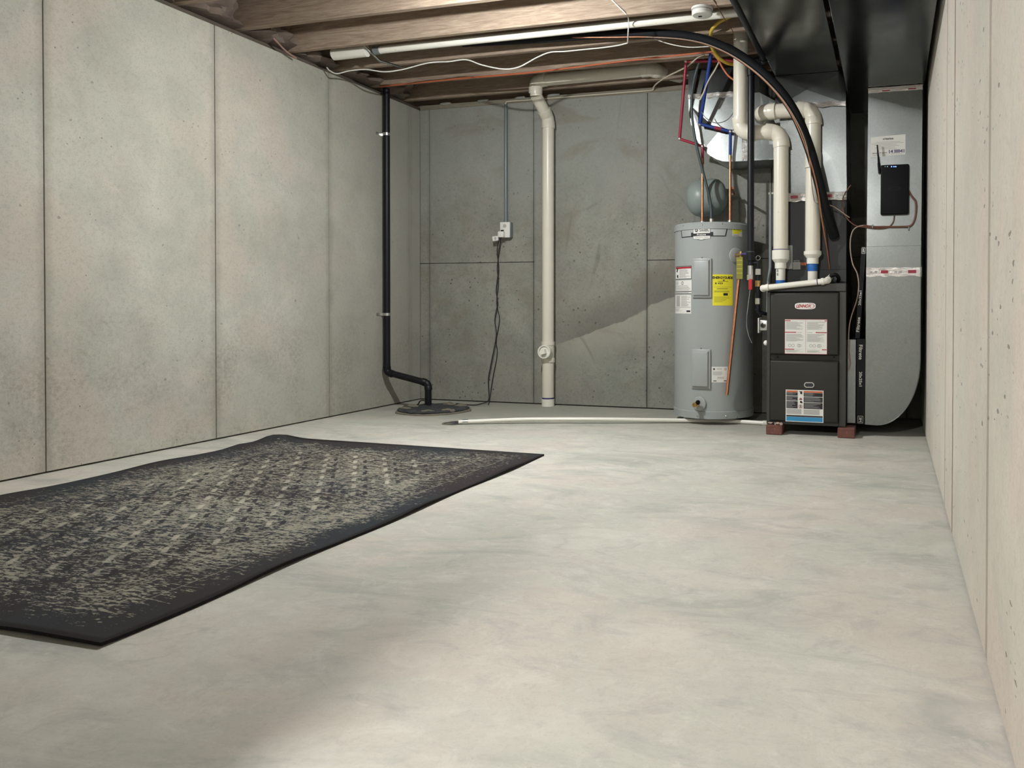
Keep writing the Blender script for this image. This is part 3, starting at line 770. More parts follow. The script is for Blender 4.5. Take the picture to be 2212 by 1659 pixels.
wy = obj('cleanout_fitting', tube(NB(), [(sxp, sy, z0), (sxp, sy, z0 + .025), (sxp, sy, z0 + .03), (sxp, sy, z1 - .03), (sxp, sy, z1 - .025), (sxp, sy, z1)], [.0505, .0505, .047, .047, .0505, .0505], 24), 'pvc', t, smooth=30)
cc = PY(1176, 760, sy - .075)
ax = Vector((cc.x - sxp, -.09, cc.z - (z0 + z1) / 2)).normalized()
bm = tube(NB(), [Vector((sxp, sy, (z0 + z1) / 2 - .02)), cc], .040, 24)
lathe(bm, [(0, -.03), (.050, -.03), (.050, .010), (.041, .010), (.041, -.006), (0, -.006)], cc, ax, 28)
br = obj('cleanout_branch', bm, 'pvc_w', t, smooth=30)
bm = NB(); lathe(bm, [(.036, -.0055), (.036, .001), (.0, .001)], cc, ax, 28)
x_, y_ = frame_for(ax)
bmesh.ops.create_cube(bm, size=.034, matrix=Matrix.Translation(cc + ax * .0185) @ ax.to_track_quat('Z', 'Y').to_matrix().to_4x4() @ Matrix.Rotation(.3, 4, 'Z'))
obj('cleanout_plug', bm, 'pvc_w', br, smooth=30)
sleeve(t, 'base_collar', Vector((sxp, sy, .0006)), Vector((sxp, sy, .055)), .0485, 'pvc_w', 24)
bm = tube(NB(), [(sxp, sy, .056), (sxp, sy, .066)], .0455, 24)
obj('primer_mark', bm, 'primer', t, smooth=40)['label'] = 'purple primer smear'
bm = NB()
for k in range(5): box(bm, sxp - .006, sxp + .006, sy - .0475, sy - .0440, .36 - k * .012, .364 - k * .012)
# overhead pipe
pa, pb = PY(812, 110, 4.22), PY(1620, 21, 4.22)
pa.z = pb.z = (pa.z + pb.z) / 2 - .002
t = thing('overhead_vent_pipe', 'long white plastic pipe running along the joists under the ceiling', 'pipe', pa)
obj('pipe', tube(NB(), [pa, pb], .024, 20), 'pvc_w', t, smooth=40)
sleeve(t, 'coupling', pa - Vector((.01, 0, 0)), pa + Vector((.035, 0, 0)), .028, 'pvc_g')
pa2 = pa + Vector((-.30, -.02, -.005))
obj('pipe', tube(NB(), [pa2, pa + Vector((-.06, -.01, 0))], .038, 20), 'pvc_w', t, smooth=40)
bm = NB(); tube(bm, [pa + Vector((-.07, -.03, .03)), pa + Vector((-.01, .05, -.05)), pa + Vector((.05, .22, -.05))], .008, 8)
obj('hanger_strap', bm, 'galv', t, smooth=40)

# ================================================================== WATER HEATER
HX, HY, HR = -1.134, 5.055, .262
HZ0, HZ1 = .040, 1.293
S = Cyl(HX, HY, HR)
t = thing('water_heater', 'tall grey cylindrical electric water heater with labels and access panels', 'water heater', (HX, HY, 0))
body = obj('tank_jacket', lathe(NB(), [(HR - .03, HZ0 + .004), (HR, HZ0 + .004), (HR, HZ1 - .002), (HR - .03, HZ1 - .002)], (HX, HY, 0), seg=96), 'heater', t, smooth=40)
obj('top_pan', lathe(NB(), [(HR + .0045, HZ1 - .045), (HR + .005, HZ1 - .012), (HR - .006, HZ1), (.05, HZ1 + .014), (0, HZ1 + .014)], (HX, HY, 0), seg=96), 'heater', t, smooth=40)
obj('bottom_pan', lathe(NB(), [(0, HZ0), (HR + .004, HZ0), (HR + .0045, HZ0 + .045), (HR + .001, HZ0 + .048)], (HX, HY, 0), seg=96), 'heater', t, smooth=40)
for a in (-2.5, -.64, 1.57):
    p = Vector((HX + math.cos(a) * .19, HY + math.sin(a) * .19, 0))
    obj('foot', tube(NB(), [p + Vector((0, 0, .0005)), p + Vector((0, 0, HZ0))], [.022, .026], 14), 'pvc_w', t, smooth=40)
# screws round the pans
for px_, py_ in ((1478, 487), (1517, 486), (1559, 483), (1507, 898), (1568, 899), (1590, 900)):
    u, v = S.uv(px_, py_); c = S.at(u, v, .0048); ax = S.at(u, v, 1) - S.at(u, v, 0)
    obj('screw', lathe(NB(), [(.005, 0), (.005, .002), (.003, .004), (0, .004)], c, ax, 10), 'clamp', t, smooth=40)
def access_panel(x0, y0, x1, y1):
    u0, v0 = S.uv(x0, y1); u1, v1 = S.uv(x1, y0)
    bm = NB(); k = .012; n = 10; rings = []
    prof = [(0, .0006), (0, .010), (.006, .013), (.010, .013), (.016, .022), (.020, .0235)]
    for ins, d in prof:
        a0, a1, b0, b1 = u0 + ins, u1 - ins, v0 + ins, v1 - ins
        ring = [S.at(a0 + (a1 - a0) * i / n, b0, d) for i in range(n + 1)] + [S.at(a0 + (a1 - a0) * (n - i) / n, b1, d) for i in range(n + 1)]
        rings.append([bm.verts.new(p) for p in ring])
    N_ = len(rings[0])
    for a, b in zip(rings, rings[1:]):
        for i in range(N_): bm.faces.new((a[i], a[(i + 1) % N_], b[(i + 1) % N_], b[i]))
    r = rings[-1]
    for i in range(n): bm.faces.new((r[i], r[i + 1], r[2 * n - i], r[2 * n + 1 - i]))
    o = obj('access_panel', bm, 'heater_pan', t, smooth=35)
    um = (u0 + u1) / 2
    for v in (v1 + .007,):
        obj('screw', lathe(NB(), [(.005, 0), (.005, .003), (.003, .005), (0, .005)], S.at(um, v, .0004), S.at(um, v, 1) - S.at(um, v, 0), 10), 'clamp', o, smooth=40)
access_panel(1497, 558, 1537, 643); access_panel(1495, 755, 1535, 838)
def stick(name, x0, y0, x1, y1, mat, lab, d=.0008, parent=None):
    u0, v0 = S.uv(x0, y1); u1, v1 = S.uv(x1, y0)
    bm = NB(); plate(bm, S, u0, v0, u1, v1, .0002, d, 8)
    o = obj(name, bm, mat, parent or t); o['label'] = lab
    return o, u0, v0, u1, v1
def ink(parent, mat, fn, name='print'):
    bm = NB(); fn(bm); o_ = obj(name, bm, mat, parent)
    if name == 'print': o_['kind'] = 'stuff'
    return o_
# brand plate
uL, vT = S.uv(1471, 494); uR, vB = S.uv(1572, 514); vT2 = S.uv(1520, 491)[1]; vB2 = S.uv(1520, 512)[1]
vt, vb = S.uv(1520, 493)[1], S.uv(1520, 511)[1]
bm = NB(); quad(bm, S, ((uL + .010, vb), (uR - .012, vb), (uR, vt), (uL, vt)), .0006, 14)
lp = obj('brand_plate', bm, 'ink', t); lp['label'] = 'silver and black brand plate'
ink(lp, 'silver_lab', lambda b: quad(b, S, ((uL + .0165, vb + .006), (uR - .0185, vb + .006), (uR - .009, vt - .006), (uL + .009, vt - .006)), .0009, 14), 'silver_field')
um0, um1 = S.uv(1498, 500)[0], S.uv(1534, 500)[0]; umc = (um0 + um1) / 2
tt, tb = S.uv(1516, 490)[1], S.uv(1516, 516)[1]
ink(lp, 'ink', lambda b: (rect(b, S, um0 - .003, tb, um1 + .003, tt + .002, .0012, 6), rect(b, S, um0 - .018, vb + .001, um1 + .020, vb + .028, .0011, 6),
     quad(b, S, ((umc - .004, tb - .009), (umc + .004, tb - .009), (um1 + .003, tb + .001), (um0 - .003, tb + .001)), .0012, 4)), 'black_field')
hm = tt - (tt - tb) * .53
ink(lp, 'paper', lambda b: (rect(b, S, um0, hm, um1, tt, .0015, 6), rect(b, S, um0, tb + .001, um1, tb + .0185, .0015, 6), quad(b, S, ((umc - .003, tb - .006), (umc + .003, tb - .006), (um1, tb + .001), (um0, tb + .001)), .0015, 4)), 'white_field')
wl = um1 - um0; zc = (hm + tt) / 2
ink(lp, 'ink', lambda b: (disc(b, S, um0 + wl * .20, zc, .0125, .0018), text(b, S, 'Smith.', um0 + wl * .66, zc - .001, wl * .56, .018, .0018, bold=.0006)), 'lettering')
ink(lp, 'paper', lambda b: (text(b, S, 'AO', um0 + wl * .20, zc, .017, .0105, .0021, shear=.15, bold=.0004), text(b, S, 'ProLine', umc, (hm + tb + .019) / 2, wl * .52, .0095, .0018, bold=.0005)), 'lettering')
ink(lp, 'ink', lambda b: text(b, S, 'COMMERCIAL GRADE', umc, tb + .010, wl * .8, .0045, .0018), 'lettering')
# yellow recycling sticker
o, u0, v0, u1, v1 = stick('sticker', 1582, 489, 1603, 500, 'lab_y', 'small yellow sticker')
ink(o, 'ink', lambda b: (text(b, S, 'COMPLIANT', (u0 + u1) / 2 + .006, v0 + .012, .034, .006, .0011), disc(b, S, u0 + .015, v0 + .014, .004, .0011)))
o, u0, v0, u1, v1 = stick('sticker', 1582, 501, 1603, 510, 'paper', 'small white and yellow sticker')
ink(o, 'lab_y', lambda b: rect(b, S, u0 + .002, (v0 + v1) / 2, u0 + (u1 - u0) * .7, v1 - .001, .001))
ink(o, 'ink_g', lambda b: lines(b, S, u0 + .004, v0 + .002, u0 + (u1 - u0) * .65, v0 + .012, 2, .0011, .5, .8, 2))
# warning labels at the left
o, u0, v0, u1, v1 = stick('warning_label', 1460, 574, 1494, 604, 'paper', 'white warning label with red header')
uw = u1 - u0
ink(o, 'ink_r', lambda b: rect(b, S, u0 + .003, v1 - .017, u1 - .003, v1 - .005, .001))
ink(o, 'ink', lambda b: (rect(b, S, u0, v1 - .004, u1, v1, .0011), rect(b, S, u0, v0, u1, v0 + .003, .0011), rect(b, S, u1 - .003, v0, u1, v1, .0011),
     quad(b, S, ((u0 + uw * .1, v0 + .05), (u0 + uw * .2, v0 + .045), (u0 + uw * .27, v0 + .072), (u0 + uw * .18, v0 + .074)), .0011, 3),
     quad(b, S, ((u0 + uw * .16, v0 + .012), (u0 + uw * .28, v0 + .008), (u0 + uw * .26, v0 + .030), (u0 + uw * .14, v0 + .026)), .0011, 3)))
ink(o, 'ink_g', lambda b: lines(b, S, u0 + uw * .36, v0 + .008, u1 - .008, v1 - .02, 9, .0011, .4, .6, 3))
o, u0, v0, u1, v1 = stick('warning_label', 1460, 605, 1494, 635, 'paper', 'white label with round symbol')
uw = u1 - u0
ink(o, 'ink', lambda b: (disc(b, S, u0 + uw * .55, v1 - .018, .0115, .0011, .008), rect(b, S, u0, v0 + .012, u1, v0 + .0165, .0011), rect(b, S, u0, v0, u1, v0 + .0022, .0011)))
ink(o, 'ink_g', lambda b: (lines(b, S, u0 + .005, v1 - .03, u0 + uw * .4, v1 - .005, 5, .0011, .4, .6, 4), lines(b, S, u0 + .005, v0 + .02, u1 - .005, v1 - .032, 5, .0011, .35, .6, 5), lines(b, S, u0 + .005, v0 + .003, u1 - .01, v0 + .011, 2, .0011, .4, .6, 6)))
o, u0, v0, u1, v1 = stick('wiring_label', 1459, 637, 1493, 677, 'paper', 'white wiring diagram label')
uw = u1 - u0
ink(o, 'paper_g', lambda b: rect(b, S, u0 + uw * .15, v0 + .045, u0 + uw * .45, v1 - .004, .001))
ink(o, 'ink_g', lambda b: (lines(b, S, u0 + uw * .52, v0 + .045, u1 - .006, v1 - .005, 11, .0011, .4, .6, 8), lines(b, S, u0 + .006, v0 + .012, u0 + uw * .6, v0 + .035, 5, .0011, .35, .5, 9), lines(b, S, u0 + uw * .16, v0 + .05, u0 + uw * .44, v1 - .006, 8, .0012, .25, .9, 10)))
ink(o, 'ink', lambda b: (rect(b, S, u0 + .004, v0 + .040, u1 - .003, v0 + .0415, .0011), rect(b, S, u1 - .038, v0 + .010, u1 - .006, v0 + .021, .0011)))
# energy label
o, u0, v0, u1, v1 = stick('energy_label', 1539, 593, 1583, 660, 'lab_y', 'bright yellow energy label')
uc = (u0 + u1) / 2; uw = u1 - u0; vh = v1 - v0
ink(o, 'ink', lambda b: (text(b, S, 'ENERGYGUIDE', uc, v1 - vh * .105, uw * .97, vh * .075, .0011, bold=.0011), text(b, S, '$ 423', u0 + uw * .30, v1 - vh * .29, uw * .36, vh * .055, .0011, bold=.0008),
    quad(b, S, ((uc + .004, v1 - vh * .215), (uc + .006, v1 - vh * .215), (uc + .014, v1 - vh * .17), (uc - .004, v1 - vh * .17)), .0012, 2),
    rect(b, S, u0 + uw * .08, v1 - vh * .405, u0 + uw * .92, v1 - vh * .40, .0011), rect(b, S, u0 + uw * .52, v1 - vh * .68, u0 + uw * .74, v1 - vh * .60, .0011)))
ink(o, 'tag_y', lambda b: (lines(b, S, u0 + uw * .25, v1 - vh * .24, u0 + uw * .8, v1 - vh * .21, 1, .0011, .6, .9, 3), lines(b, S, u0 + uw * .2, v1 - vh * .49, u0 + uw * .85, v1 - vh * .43, 2, .0011, .45, .8, 4), lines(b, S, u0 + uw * .08, v1 - vh * .58, u0 + uw * .9, v1 - vh * .52, 2, .0011, .45, .7, 5), lines(b, S, u0 + uw * .08, v0 + vh * .1, u0 + uw * .9, v1 - vh * .71, 5, .0011, .3, .5, 6)))
# rating plate
o, u0, v0, u1, v1 = stick('rating_label', 1537, 792, 1572, 826, 'paper', 'white rating label')
uw = u1 - u0
ink(o, 'ink', lambda b: (disc(b, S, u0 + uw * .15, v1 - .015, .006, .0011), disc(b, S, u1 - uw * .15, v1 - .015, .007, .0011, .005), rect(b, S, u0 + uw * .1, v0 + .007, u0 + uw * .3, v0 + .012, .0011), rect(b, S, u1 - uw * .25, v0 + .007, u1 - uw * .06, v0 + .012, .0011)))
ink(o, 'ink_g', lambda b: (lines(b, S, u0 + uw * .3, v1 - .018, u0 + uw * .68, v1 - .01, 2, .0011, .4, .8, 3), lines(b, S, u0 + uw * .08, v0 + .045, u1 - uw * .1, v1 - .03, 5, .0011, .35, .6, 4), lines(b, S, u0 + uw * .35, v0 + .022, u1 - uw * .2, v0 + .036, 3, .0011, .35, .7, 5)))
# drain valve
u, v = S.uv(1511, 872); c = S.at(u, v, 0); ax = S.at(u, v, 1) - c
o = obj('drain_escutcheon', lathe(NB(), [(.047, .001), (.045, .008), (.036, .012), (.018, .013), (0, .013)], c, ax, 36), 'heater_pan', t, smooth=40)
bm = NB(); lathe(bm, [(.012, .008), (.013, .030), (.017, .032), (.017, .042), (.011, .044), (.012, .062), (.015, .064), (.015, .072), (.009, .072), (.009, .062), (0, .062)], c + Vector((-.008, 0, 0)), ax, 20)
obj('drain_valve', bm, 'brass', t, smooth=30)['label'] = 'brass drain valve'
obj('valve_stem', lathe(NB(), [(.013, .0), (.015, .012), (.011, .02), (0, .02)], c + ax * .046 + Vector((.002, 0, .008)), (.6, -.5, .6), 16), 'black_pl', t, smooth=40)
# relief valve, tag and copper discharge tube
u, v = S.uv(1589, 552); c = S.at(u, v, 0); ax = S.at(u, v, 1) - c
obj('relief_escutcheon', lathe(NB(), [(.050, .001), (.048, .008), (.040, .012), (.018, .013), (0, .013)], c, ax, 36), 'heater_pan', t, smooth=40)
e = c + ax * .062
bm = tube(NB(), [c + ax * .008, e + ax * .02], .014, 16); tube(bm, [e - Vector((0, 0, .03)), e + Vector((0, 0, .022))], .013, 16)
obj('relief_valve', bm, 'brass', t, smooth=40)['label'] = 'brass relief valve'
bm = box(NB(), e.x + .004, e.x + .040, e.y - .026, e.y - .016, e.z - .002, e.z + .012, .003)
obj('test_lever', bm, 'primer', t)
dt = [e - Vector((0, 0, .025)), PY(1570, 853, e.y - .03)]
obj('discharge_tube', tube(NB(), dt, .0105, 16), 'copper', t, smooth=40)['label'] = 'copper relief discharge tube'
hx0 = PY(1591, 580, e.y - .02).x
bm = box(NB(), hx0, hx0 + .040, e.y - .024, e.y - .0228, PY(1595, 603, e.y).z, PY(1595, 556, e.y).z)
o = obj('hang_tag', bm, 'tag_y', t); o['label'] = 'yellow hanging tag'
S2 = Flat(e.y - .0245)
bm = NB()
for k in range(4): rect(bm, S2, hx0 + .003, e.z - .035 - k * .027, hx0 + .037, e.z - .033 - k * .027, 0, 1)
obj('print', bm, 'lab_y', o, kind='stuff')

# ---------------------------------------------------------- water lines above the heater
ztop = HZ1 + .013
hin = PY(1517, 470, HY); cin = PY(1577, 470, HY)
def V(p, z): return Vector((p.x, p.y, z))
zh = PY(1519, 316, HY).z
r1 = PY(1468, 300, HY - .02); r2 = PY(1482, 132, HY - .12)
t = thing('hot_water_line', 'red plastic and copper water line bending down to the water heater', 'pipe', V(hin, ztop))
obj('nipple', tube(NB(), [V(hin, ztop), V(hin, ztop + .02)], .015, 16), 'solder', t, smooth=40)
zc1 = PY(1517, 345, HY).z
obj('copper_riser', tube(NB(), [V(hin, ztop), V(hin, zc1)], .0085, 14), 'copper', t, smooth=40)
obj('crimp', tube(NB(), [V(hin, zc1 - .03), V(hin, zc1 + .01)], .0108, 14), 'copper_old', t, smooth=40)
obj('red_tube', tube(NB(), [V(hin, zc1), V(hin, zh)], .0095, 14), 'red', t, smooth=40)
hj = V(hin, zh)
def knuckle(root, p, r=.013, mat='solder'):
    bm = NB(); bmesh.ops.create_uvsphere(bm, u_segments=14, v_segments=10, radius=r, matrix=Matrix.Translation(p)); obj('elbow_fitting', bm, mat, root, smooth=60)
obj('red_tube', tube(NB(), [hj, r1], .0095, 14), 'red', t, smooth=40)
obj('red_tube', tube(NB(), [r1, r2], .0100, 14), 'red', t, smooth=40)
r3 = Vector((PY(1640, 148, r2.y).x, r2.y + .02, r2.z - .03))
obj('red_tube', tube(NB(), [r2, r3], .0115, 14), 'red', t, smooth=40)
for p in (hj, r1, r2): knuckle(t, p)
obj('band', tube(NB(), [r2.lerp(r3, .06), r2.lerp(r3, .12)], .0135, 14), 'copper_old', t, smooth=40)
b1 = PY(1578, 284, HY - .02); b0 = PY(1512, 268, HY - .04); bt = PY(1537, 110, HY - .22)
cb = Vector((cin.x, cin.y, PY(1577, 336, HY).z))
t = thing('cold_water_line', 'blue plastic and copper water line bending down to the water heater', 'pipe', V(cin, ztop))
obj('nipple', tube(NB(), [V(cin, ztop), V(cin, ztop + .02)], .015, 16), 'solder', t, smooth=40)
obj('copper_riser', tube(NB(), [V(cin, ztop), cb], .0085, 14), 'copper', t, smooth=40)
obj('crimp', tube(NB(), [cb - Vector((0, 0, .025)), cb + Vector((0, 0, .01))], .0108, 14), 'brass', t, smooth=40)
obj('blue_tube', tube(NB(), [cb, b1], .0105, 14), 'blue', t, smooth=40)
obj('blue_tube', tube(NB(), [b1, b0], .0105, 14), 'blue', t, smooth=40)
obj('red_band', tube(NB(), [b1.lerp(b0, .30), b1.lerp(b0, .52)], .0115, 14), 'red', t, smooth=40)
obj('blue_tube', tube(NB(), [b0, bt], .0125, 14), 'blue', t, smooth=40)
for p in (b1, b0): knuckle(t, p)
wh = [Vector((PY(1537, 470, HY).x, HY, HZ1 + .012))] + [PY(x, y, Y) for x, y, Y in ((1535, 440, HY), (1526, 400, HY - .02), (1508, 330, HY - .04), (1497, 270, HY - .05), (1494, 220, HY - .06), (1500, 170, HY - .08), (1514, 128, HY - .10), (1530, 108, HY - .12))]
t = thing('heater_power_whip', 'grey flexible electrical conduit curving up from the water heater', 'conduit', wh[0])
obj('flexible_conduit', tube(NB(), spline(wh, 8), .0095, 12), 'whip', t, smooth=60)
obj('connector', tube(NB(), [wh[0] - Vector((0, 0, .002)), wh[0] + Vector((0, 0, .035))], .016, 16), 'solder', t, smooth=40)
obj('connector', tube(NB(), [wh[-2].lerp(wh[-1], .1), wh[-2].lerp(wh[-1], .55)], .013, 12), 'clamp', t, smooth=40)
# expansion tank
ec = PY(1529, 427, 5.25)
axd = Vector((.72, .30, .12)).normalized()
t = thing('expansion_tank', 'small grey-green expansion tank hung behind the copper pipes', 'tank', ec - Vector((0, 0, .13)))
bm = NB()
prof = [(0, -.150), (.045, -.146), (.085, -.130), (.115, -.100), (.127, -.060), (.128, 0), (.127, .05), (.115, .088), (.085, .116), (.045, .131), (.02, .134), (.02, .15), (0, .15)]
obj('tank_shell', lathe(bm, prof, ec, axd, 40), 'tank', t, smooth=40)
obj('weld_seam', lathe(NB(), [(.127, -.008), (.1295, -.006), (.1295, .006), (.127, .008)], ec, axd, 40), 'tank', t, smooth=40)
n0 = ec + axd * .145
obj('nozzle', tube(NB(), [n0, n0 + axd * .05], .0135, 14), 'solder', t, smooth=40)
obj('branch_tube', tube(NB(), [n0 + axd * .045, Vector((cin.x + .012, cin.y + .012, n0.z + .01))], .0085, 12), 'copper_old', t, smooth=40)

# ================================================================== FURNACE
FY = 4.58; FX0, FX1 = -.705, -.247; FZ0, FZ1 = .060, .892; FD = .72
t = thing('furnace', 'dark grey upright gas furnace standing on bricks', 'furnace', ((FX0 + FX1) / 2, FY + FD / 2, 0))
bm = NB()
box(bm, FX0, FX1, FY + .03, FY + FD, FZ0, FZ1 - .002)
obj('cabinet', bm, 'furnace', t)
obj('side_frame', box(NB(), FX0, FX0 + .020, FY - .002, FY + .0305, FZ0, FZ1 - .05, .002, 1), 'furnace_edge', t)
obj('side_frame', box(NB(), FX1 - .038, FX1, FY - .002, FY + .0305, FZ0, FZ1 - .05, .002, 1), 'furnace_edge', t)
bm = NB(); box(bm, FX0, FX1, FY - .004, FY + .0305, FZ1 - .048, FZ1, .003, 1)
obj('top_rail', bm, 'furnace_edge', t)
bm = NB(); box(bm, FX0 + .0205, FX1 - .0385, FY + .004, FY + .0305, FZ0 + .001, FZ0 + .028, .002, 1)
obj('bottom_rail', bm, 'furnace_edge', t)
def door(name, x0, x1, z0, z1, chamfer_bottom=False):
    y0 = FY - .022; y1 = FY + .029; c = .012
    bm = NB()
    o1 = [(x0, z0), (x1, z0), (x1, z1), (x0, z1)]
    box(bm, x0, x1, y0, y1, z0, z1)
    es = [e for e in bm.edges if all(abs(v.co.y - y0) < 1e-5 for v in e.verts)]
    bmesh.ops.bevel(bm, geom=es, offset=c, segments=4, affect='EDGES', profile=.5)
    return obj(name, bm, 'furnace', t, smooth=40)
ud = door('upper_door', FX0 + .022, FX1 - .040, PY(1740, 766, FY).z, FZ1 - .054)
ld = door('lower_door', FX0 + .022, FX1 - .040, PY(1740, 911, FY).z, PY(1740, 779, FY).z)
bm = NB(); zt = PY(1740, 779, FY).z; zb_ = PY(1740, 766, FY).z
box(bm, FX0 + .021, FX1 - .0385, FY + .006, FY + .029, zt + .0015, zb_ - .0015)
obj('mid_rail', bm, 'furnace', t)
FS = Flat(FY - .022)
# maker badge
def badge(b, x0, y0, x1, y1, d, shrink=0):
    u0, v0 = FS.uv(x0, y1); u1, v1 = FS.uv(x1, y0); u0 += shrink; u1 -= shrink; v0 += shrink; v1 -= shrink
    n = 28; cx_, cy_, a_, b_ = (u0 + u1) / 2, (v0 + v1) / 2, (u1 - u0) / 2, (v1 - v0) / 2; vs = []
    for k in range(n):
        th = 2 * PI * k / n; c_, s_ = math.cos(th), math.sin(th)
        vs.append(b.verts.new(FS.at(cx_ + a_ * math.copysign(abs(c_) ** .55, c_), cy_ + b_ * math.copysign(abs(s_) ** .6, s_), d)))
    b.faces.new(vs); return cx_, cy_, a_, b_
bm = NB(); badge(bm, 1716, 653, 1763, 669, .0012); bo = obj('maker_badge', bm, 'ink', ud); bo['label'] = 'white oval maker badge with red lettering'
def fw(b):
    badge(b, 1716, 653, 1763, 669, .0016, .0025)
ob_ = obj('badge_face', (lambda b: (fw(b), b)[1])(NB()), 'paper', ud)
u0, v0 = FS.uv(1716, 669); u1, v1 = FS.uv(1763, 653); uc, vc = (u0 + u1) / 2, (v0 + v1) / 2
bm = NB(); text(bm, FS, 'LENNOX', uc - .008, vc, (u1 - u0) * .66, (v1 - v0) * .42, .0019, shear=.25, bold=.0009)
n = 16; R_ = (v1 - v0) * .36
for k in range(n):   # swoosh round the last letter
    a0, a1 = -1.7 + 3.3 * k / n, -1.7 + 3.3 * (k + 1) / n
    q = []
    for a, e in ((a0, 0), (a1, 0), (a1, 1), (a0, 1)):
        th = .004 * math.cos(a * .85) + .0006
        rx, rz = (u1 - u0) * .26 + (e * th), R_ + e * .0012
        q.append((uc + (u1 - u0) * .15 + math.cos(a) * rx * .95, vc + math.sin(a) * rz))
    quad(bm, FS, q, .0019, 1)
obj('badge_lettering', bm, 'ink_r', ud)
def fstick(name, x0, y0, x1, y1, mat, lab, parent, d=.0010):
    u0, v0 = FS.uv(x0, y1); u1, v1 = FS.uv(x1, y0)
    bm = NB(); plate(bm, FS, u0, v0, u1, v1, .0003, d, 1); o = obj(name, bm, mat, parent); o['label'] = lab
    return u0, v0, u1, v1
u0, v0, u1, v1 = fstick('instruction_label', 1695, 690, 1787, 764, 'paper', 'white instruction label with red bars', ud)
W_, H_ = u1 - u0, v1 - v0; d_ = .0013
bm = NB()
for a, b, y in ((.01, .14, .97), (.94, .99, .97), (.01, .27, .635), (.73, .99, .635), (.01, .23, .145), (.88, .99, .145)): rect(bm, FS, u0 + W_ * a, v0 + H_ * (y - .025), u0 + W_ * b, v0 + H_ * y, d_, 1)
rect(bm, FS, u0 + W_ * .495, v0 + H_ * .02, u0 + W_ * .500, v0 + H_ * .97, d_, 1)
for a, b, c_, e in ((0, 1, 0, .008), (0, 1, .992, 1), (0, .006, 0, 1), (.994, 1, 0, 1)): rect(bm, FS, u0 + W_ * a, v0 + H_ * c_, u0 + W_ * b, v0 + H_ * e, d_, 1)
obj('label_red_print', bm, 'ink_r', ud, kind='stuff')
bm = NB()
for sd, (a, b, y0, y1, n) in enumerate(((.15, .93, .955, .965, 1), (.03, .47, .70, .93, 13), (.53, .97, .70, .93, 13), (.28, .47, .61, .63, 1), (.53, .72, .61, .63, 1), (.03, .46, .36, .58, 12), (.53, .97, .35, .58, 12), (.25, .48, .13, .14, 1), (.53, .86, .13, .14, 1), (.03, .47, .04, .11, 5), (.53, .90, .04, .11, 5))):
    lines(bm, FS, u0 + W_ * a, v0 + H_ * y0, u0 + W_ * b, v0 + H_ * y1, n, d_, .38, .55, sd)
for cx_ in (.12, .20, .33, .36, .62, .70, .80, .83): disc(bm, FS, u0 + W_ * cx_, v0 + H_ * .24, .009, d_, .007, 14)
obj('label_grey_print', bm, 'ink_g', ud, kind='stuff')
u0, v0, u1, v1 = fstick('warning_label', 1697, 844, 1779, 910, 'paper', 'white black and blue warning label', ld)
W_, H_ = u1 - u0, v1 - v0
def lay(mat, rs, nm='label_print', d=.0013, fn=None):
    bm = NB()
    for a, b, y0, y1 in rs: rect(bm, FS, u0 + W_ * a, v0 + H_ * y0, u0 + W_ * b, v0 + H_ * y1, d, 1)
    if fn: fn(bm)
    o_ = obj(nm, bm, mat, ld); o_['kind'] = 'stuff'; return o_
lay('ink', [(.02, .32, .82, .92), (.02, .32, .66, .805), (.02, .32, .42, .645), (.48, .98, .80, .92), (.48, .98, .625, .785), (.48, .98, .42, .61), (.02, .98, .16, .205)])
lay('ink_o', [(.02, .32, .925, .975), (.48, .98, .925, .975)])
lay('ink_b', [(.02, .98, .02, .155)])
lay('paper_g', [(.02, .42, .24, .40), (.48, .90, .24, .40)])
lay('ink_g', [], d=.0016, fn=lambda b: (lines(b, FS, u0 + W_ * .03, v0 + H_ * .84, u0 + W_ * .30, v0 + H_ * .915, 4, .0016, .4, .5, 1), lines(b, FS, u0 + W_ * .03, v0 + H_ * .67, u0 + W_ * .31, v0 + H_ * .80, 6, .0016, .4, .5, 2), lines(b, FS, u0 + W_ * .03, v0 + H_ * .44, u0 + W_ * .31, v0 + H_ * .64, 9, .0016, .4, .5, 3),
    lines(b, FS, u0 + W_ * .50, v0 + H_ * .82, u0 + W_ * .9, v0 + H_ * .915, 5, .0016, .4, .5, 4), lines(b, FS, u0 + W_ * .5, v0 + H_ * .64, u0 + W_ * .97, v0 + H_ * .78, 7, .0016, .4, .5, 5), lines(b, FS, u0 + W_ * .5, v0 + H_ * .44, u0 + W_ * .97, v0 + H_ * .6, 8, .0016, .4, .5, 6)))
lay('ink', [(.39, .44, .87, .96), (.385, .43, .60, .66), (.40, .45, .59, .63)], d=.0015, fn=lambda b: (quad(b, FS, ((u0 + W_ * .36, v0 + H_ * .95), (u0 + W_ * .375, v0 + H_ * .965), (u0 + W_ * .41, v0 + H_ * .92), (u0 + W_ * .40, v0 + H_ * .91)), .0015, 1), text(b, FS, 'S', u0 + W_ * .40, v0 + H_ * .485, .010, .012, .0015, bold=.0006)))
lay('ink_r', [(.365, .435, .695, .72)], d=.0015, fn=lambda b: (quad(b, FS, ((u0 + W_ * .37, v0 + H_ * .70), (u0 + W_ * .40, v0 + H_ * .70), (u0 + W_ * .39, v0 + H_ * .76), (u0 + W_ * .38, v0 + H_ * .76)), .0015, 1), quad(b, FS, ((u0 + W_ * .40, v0 + H_ * .70), (u0 + W_ * .435, v0 + H_ * .70), (u0 + W_ * .42, v0 + H_ * .76), (u0 + W_ * .41, v0 + H_ * .76)), .0015, 1), disc(b, FS, u0 + W_ * .40, v0 + H_ * .485, .0115, .0016, .0095)))
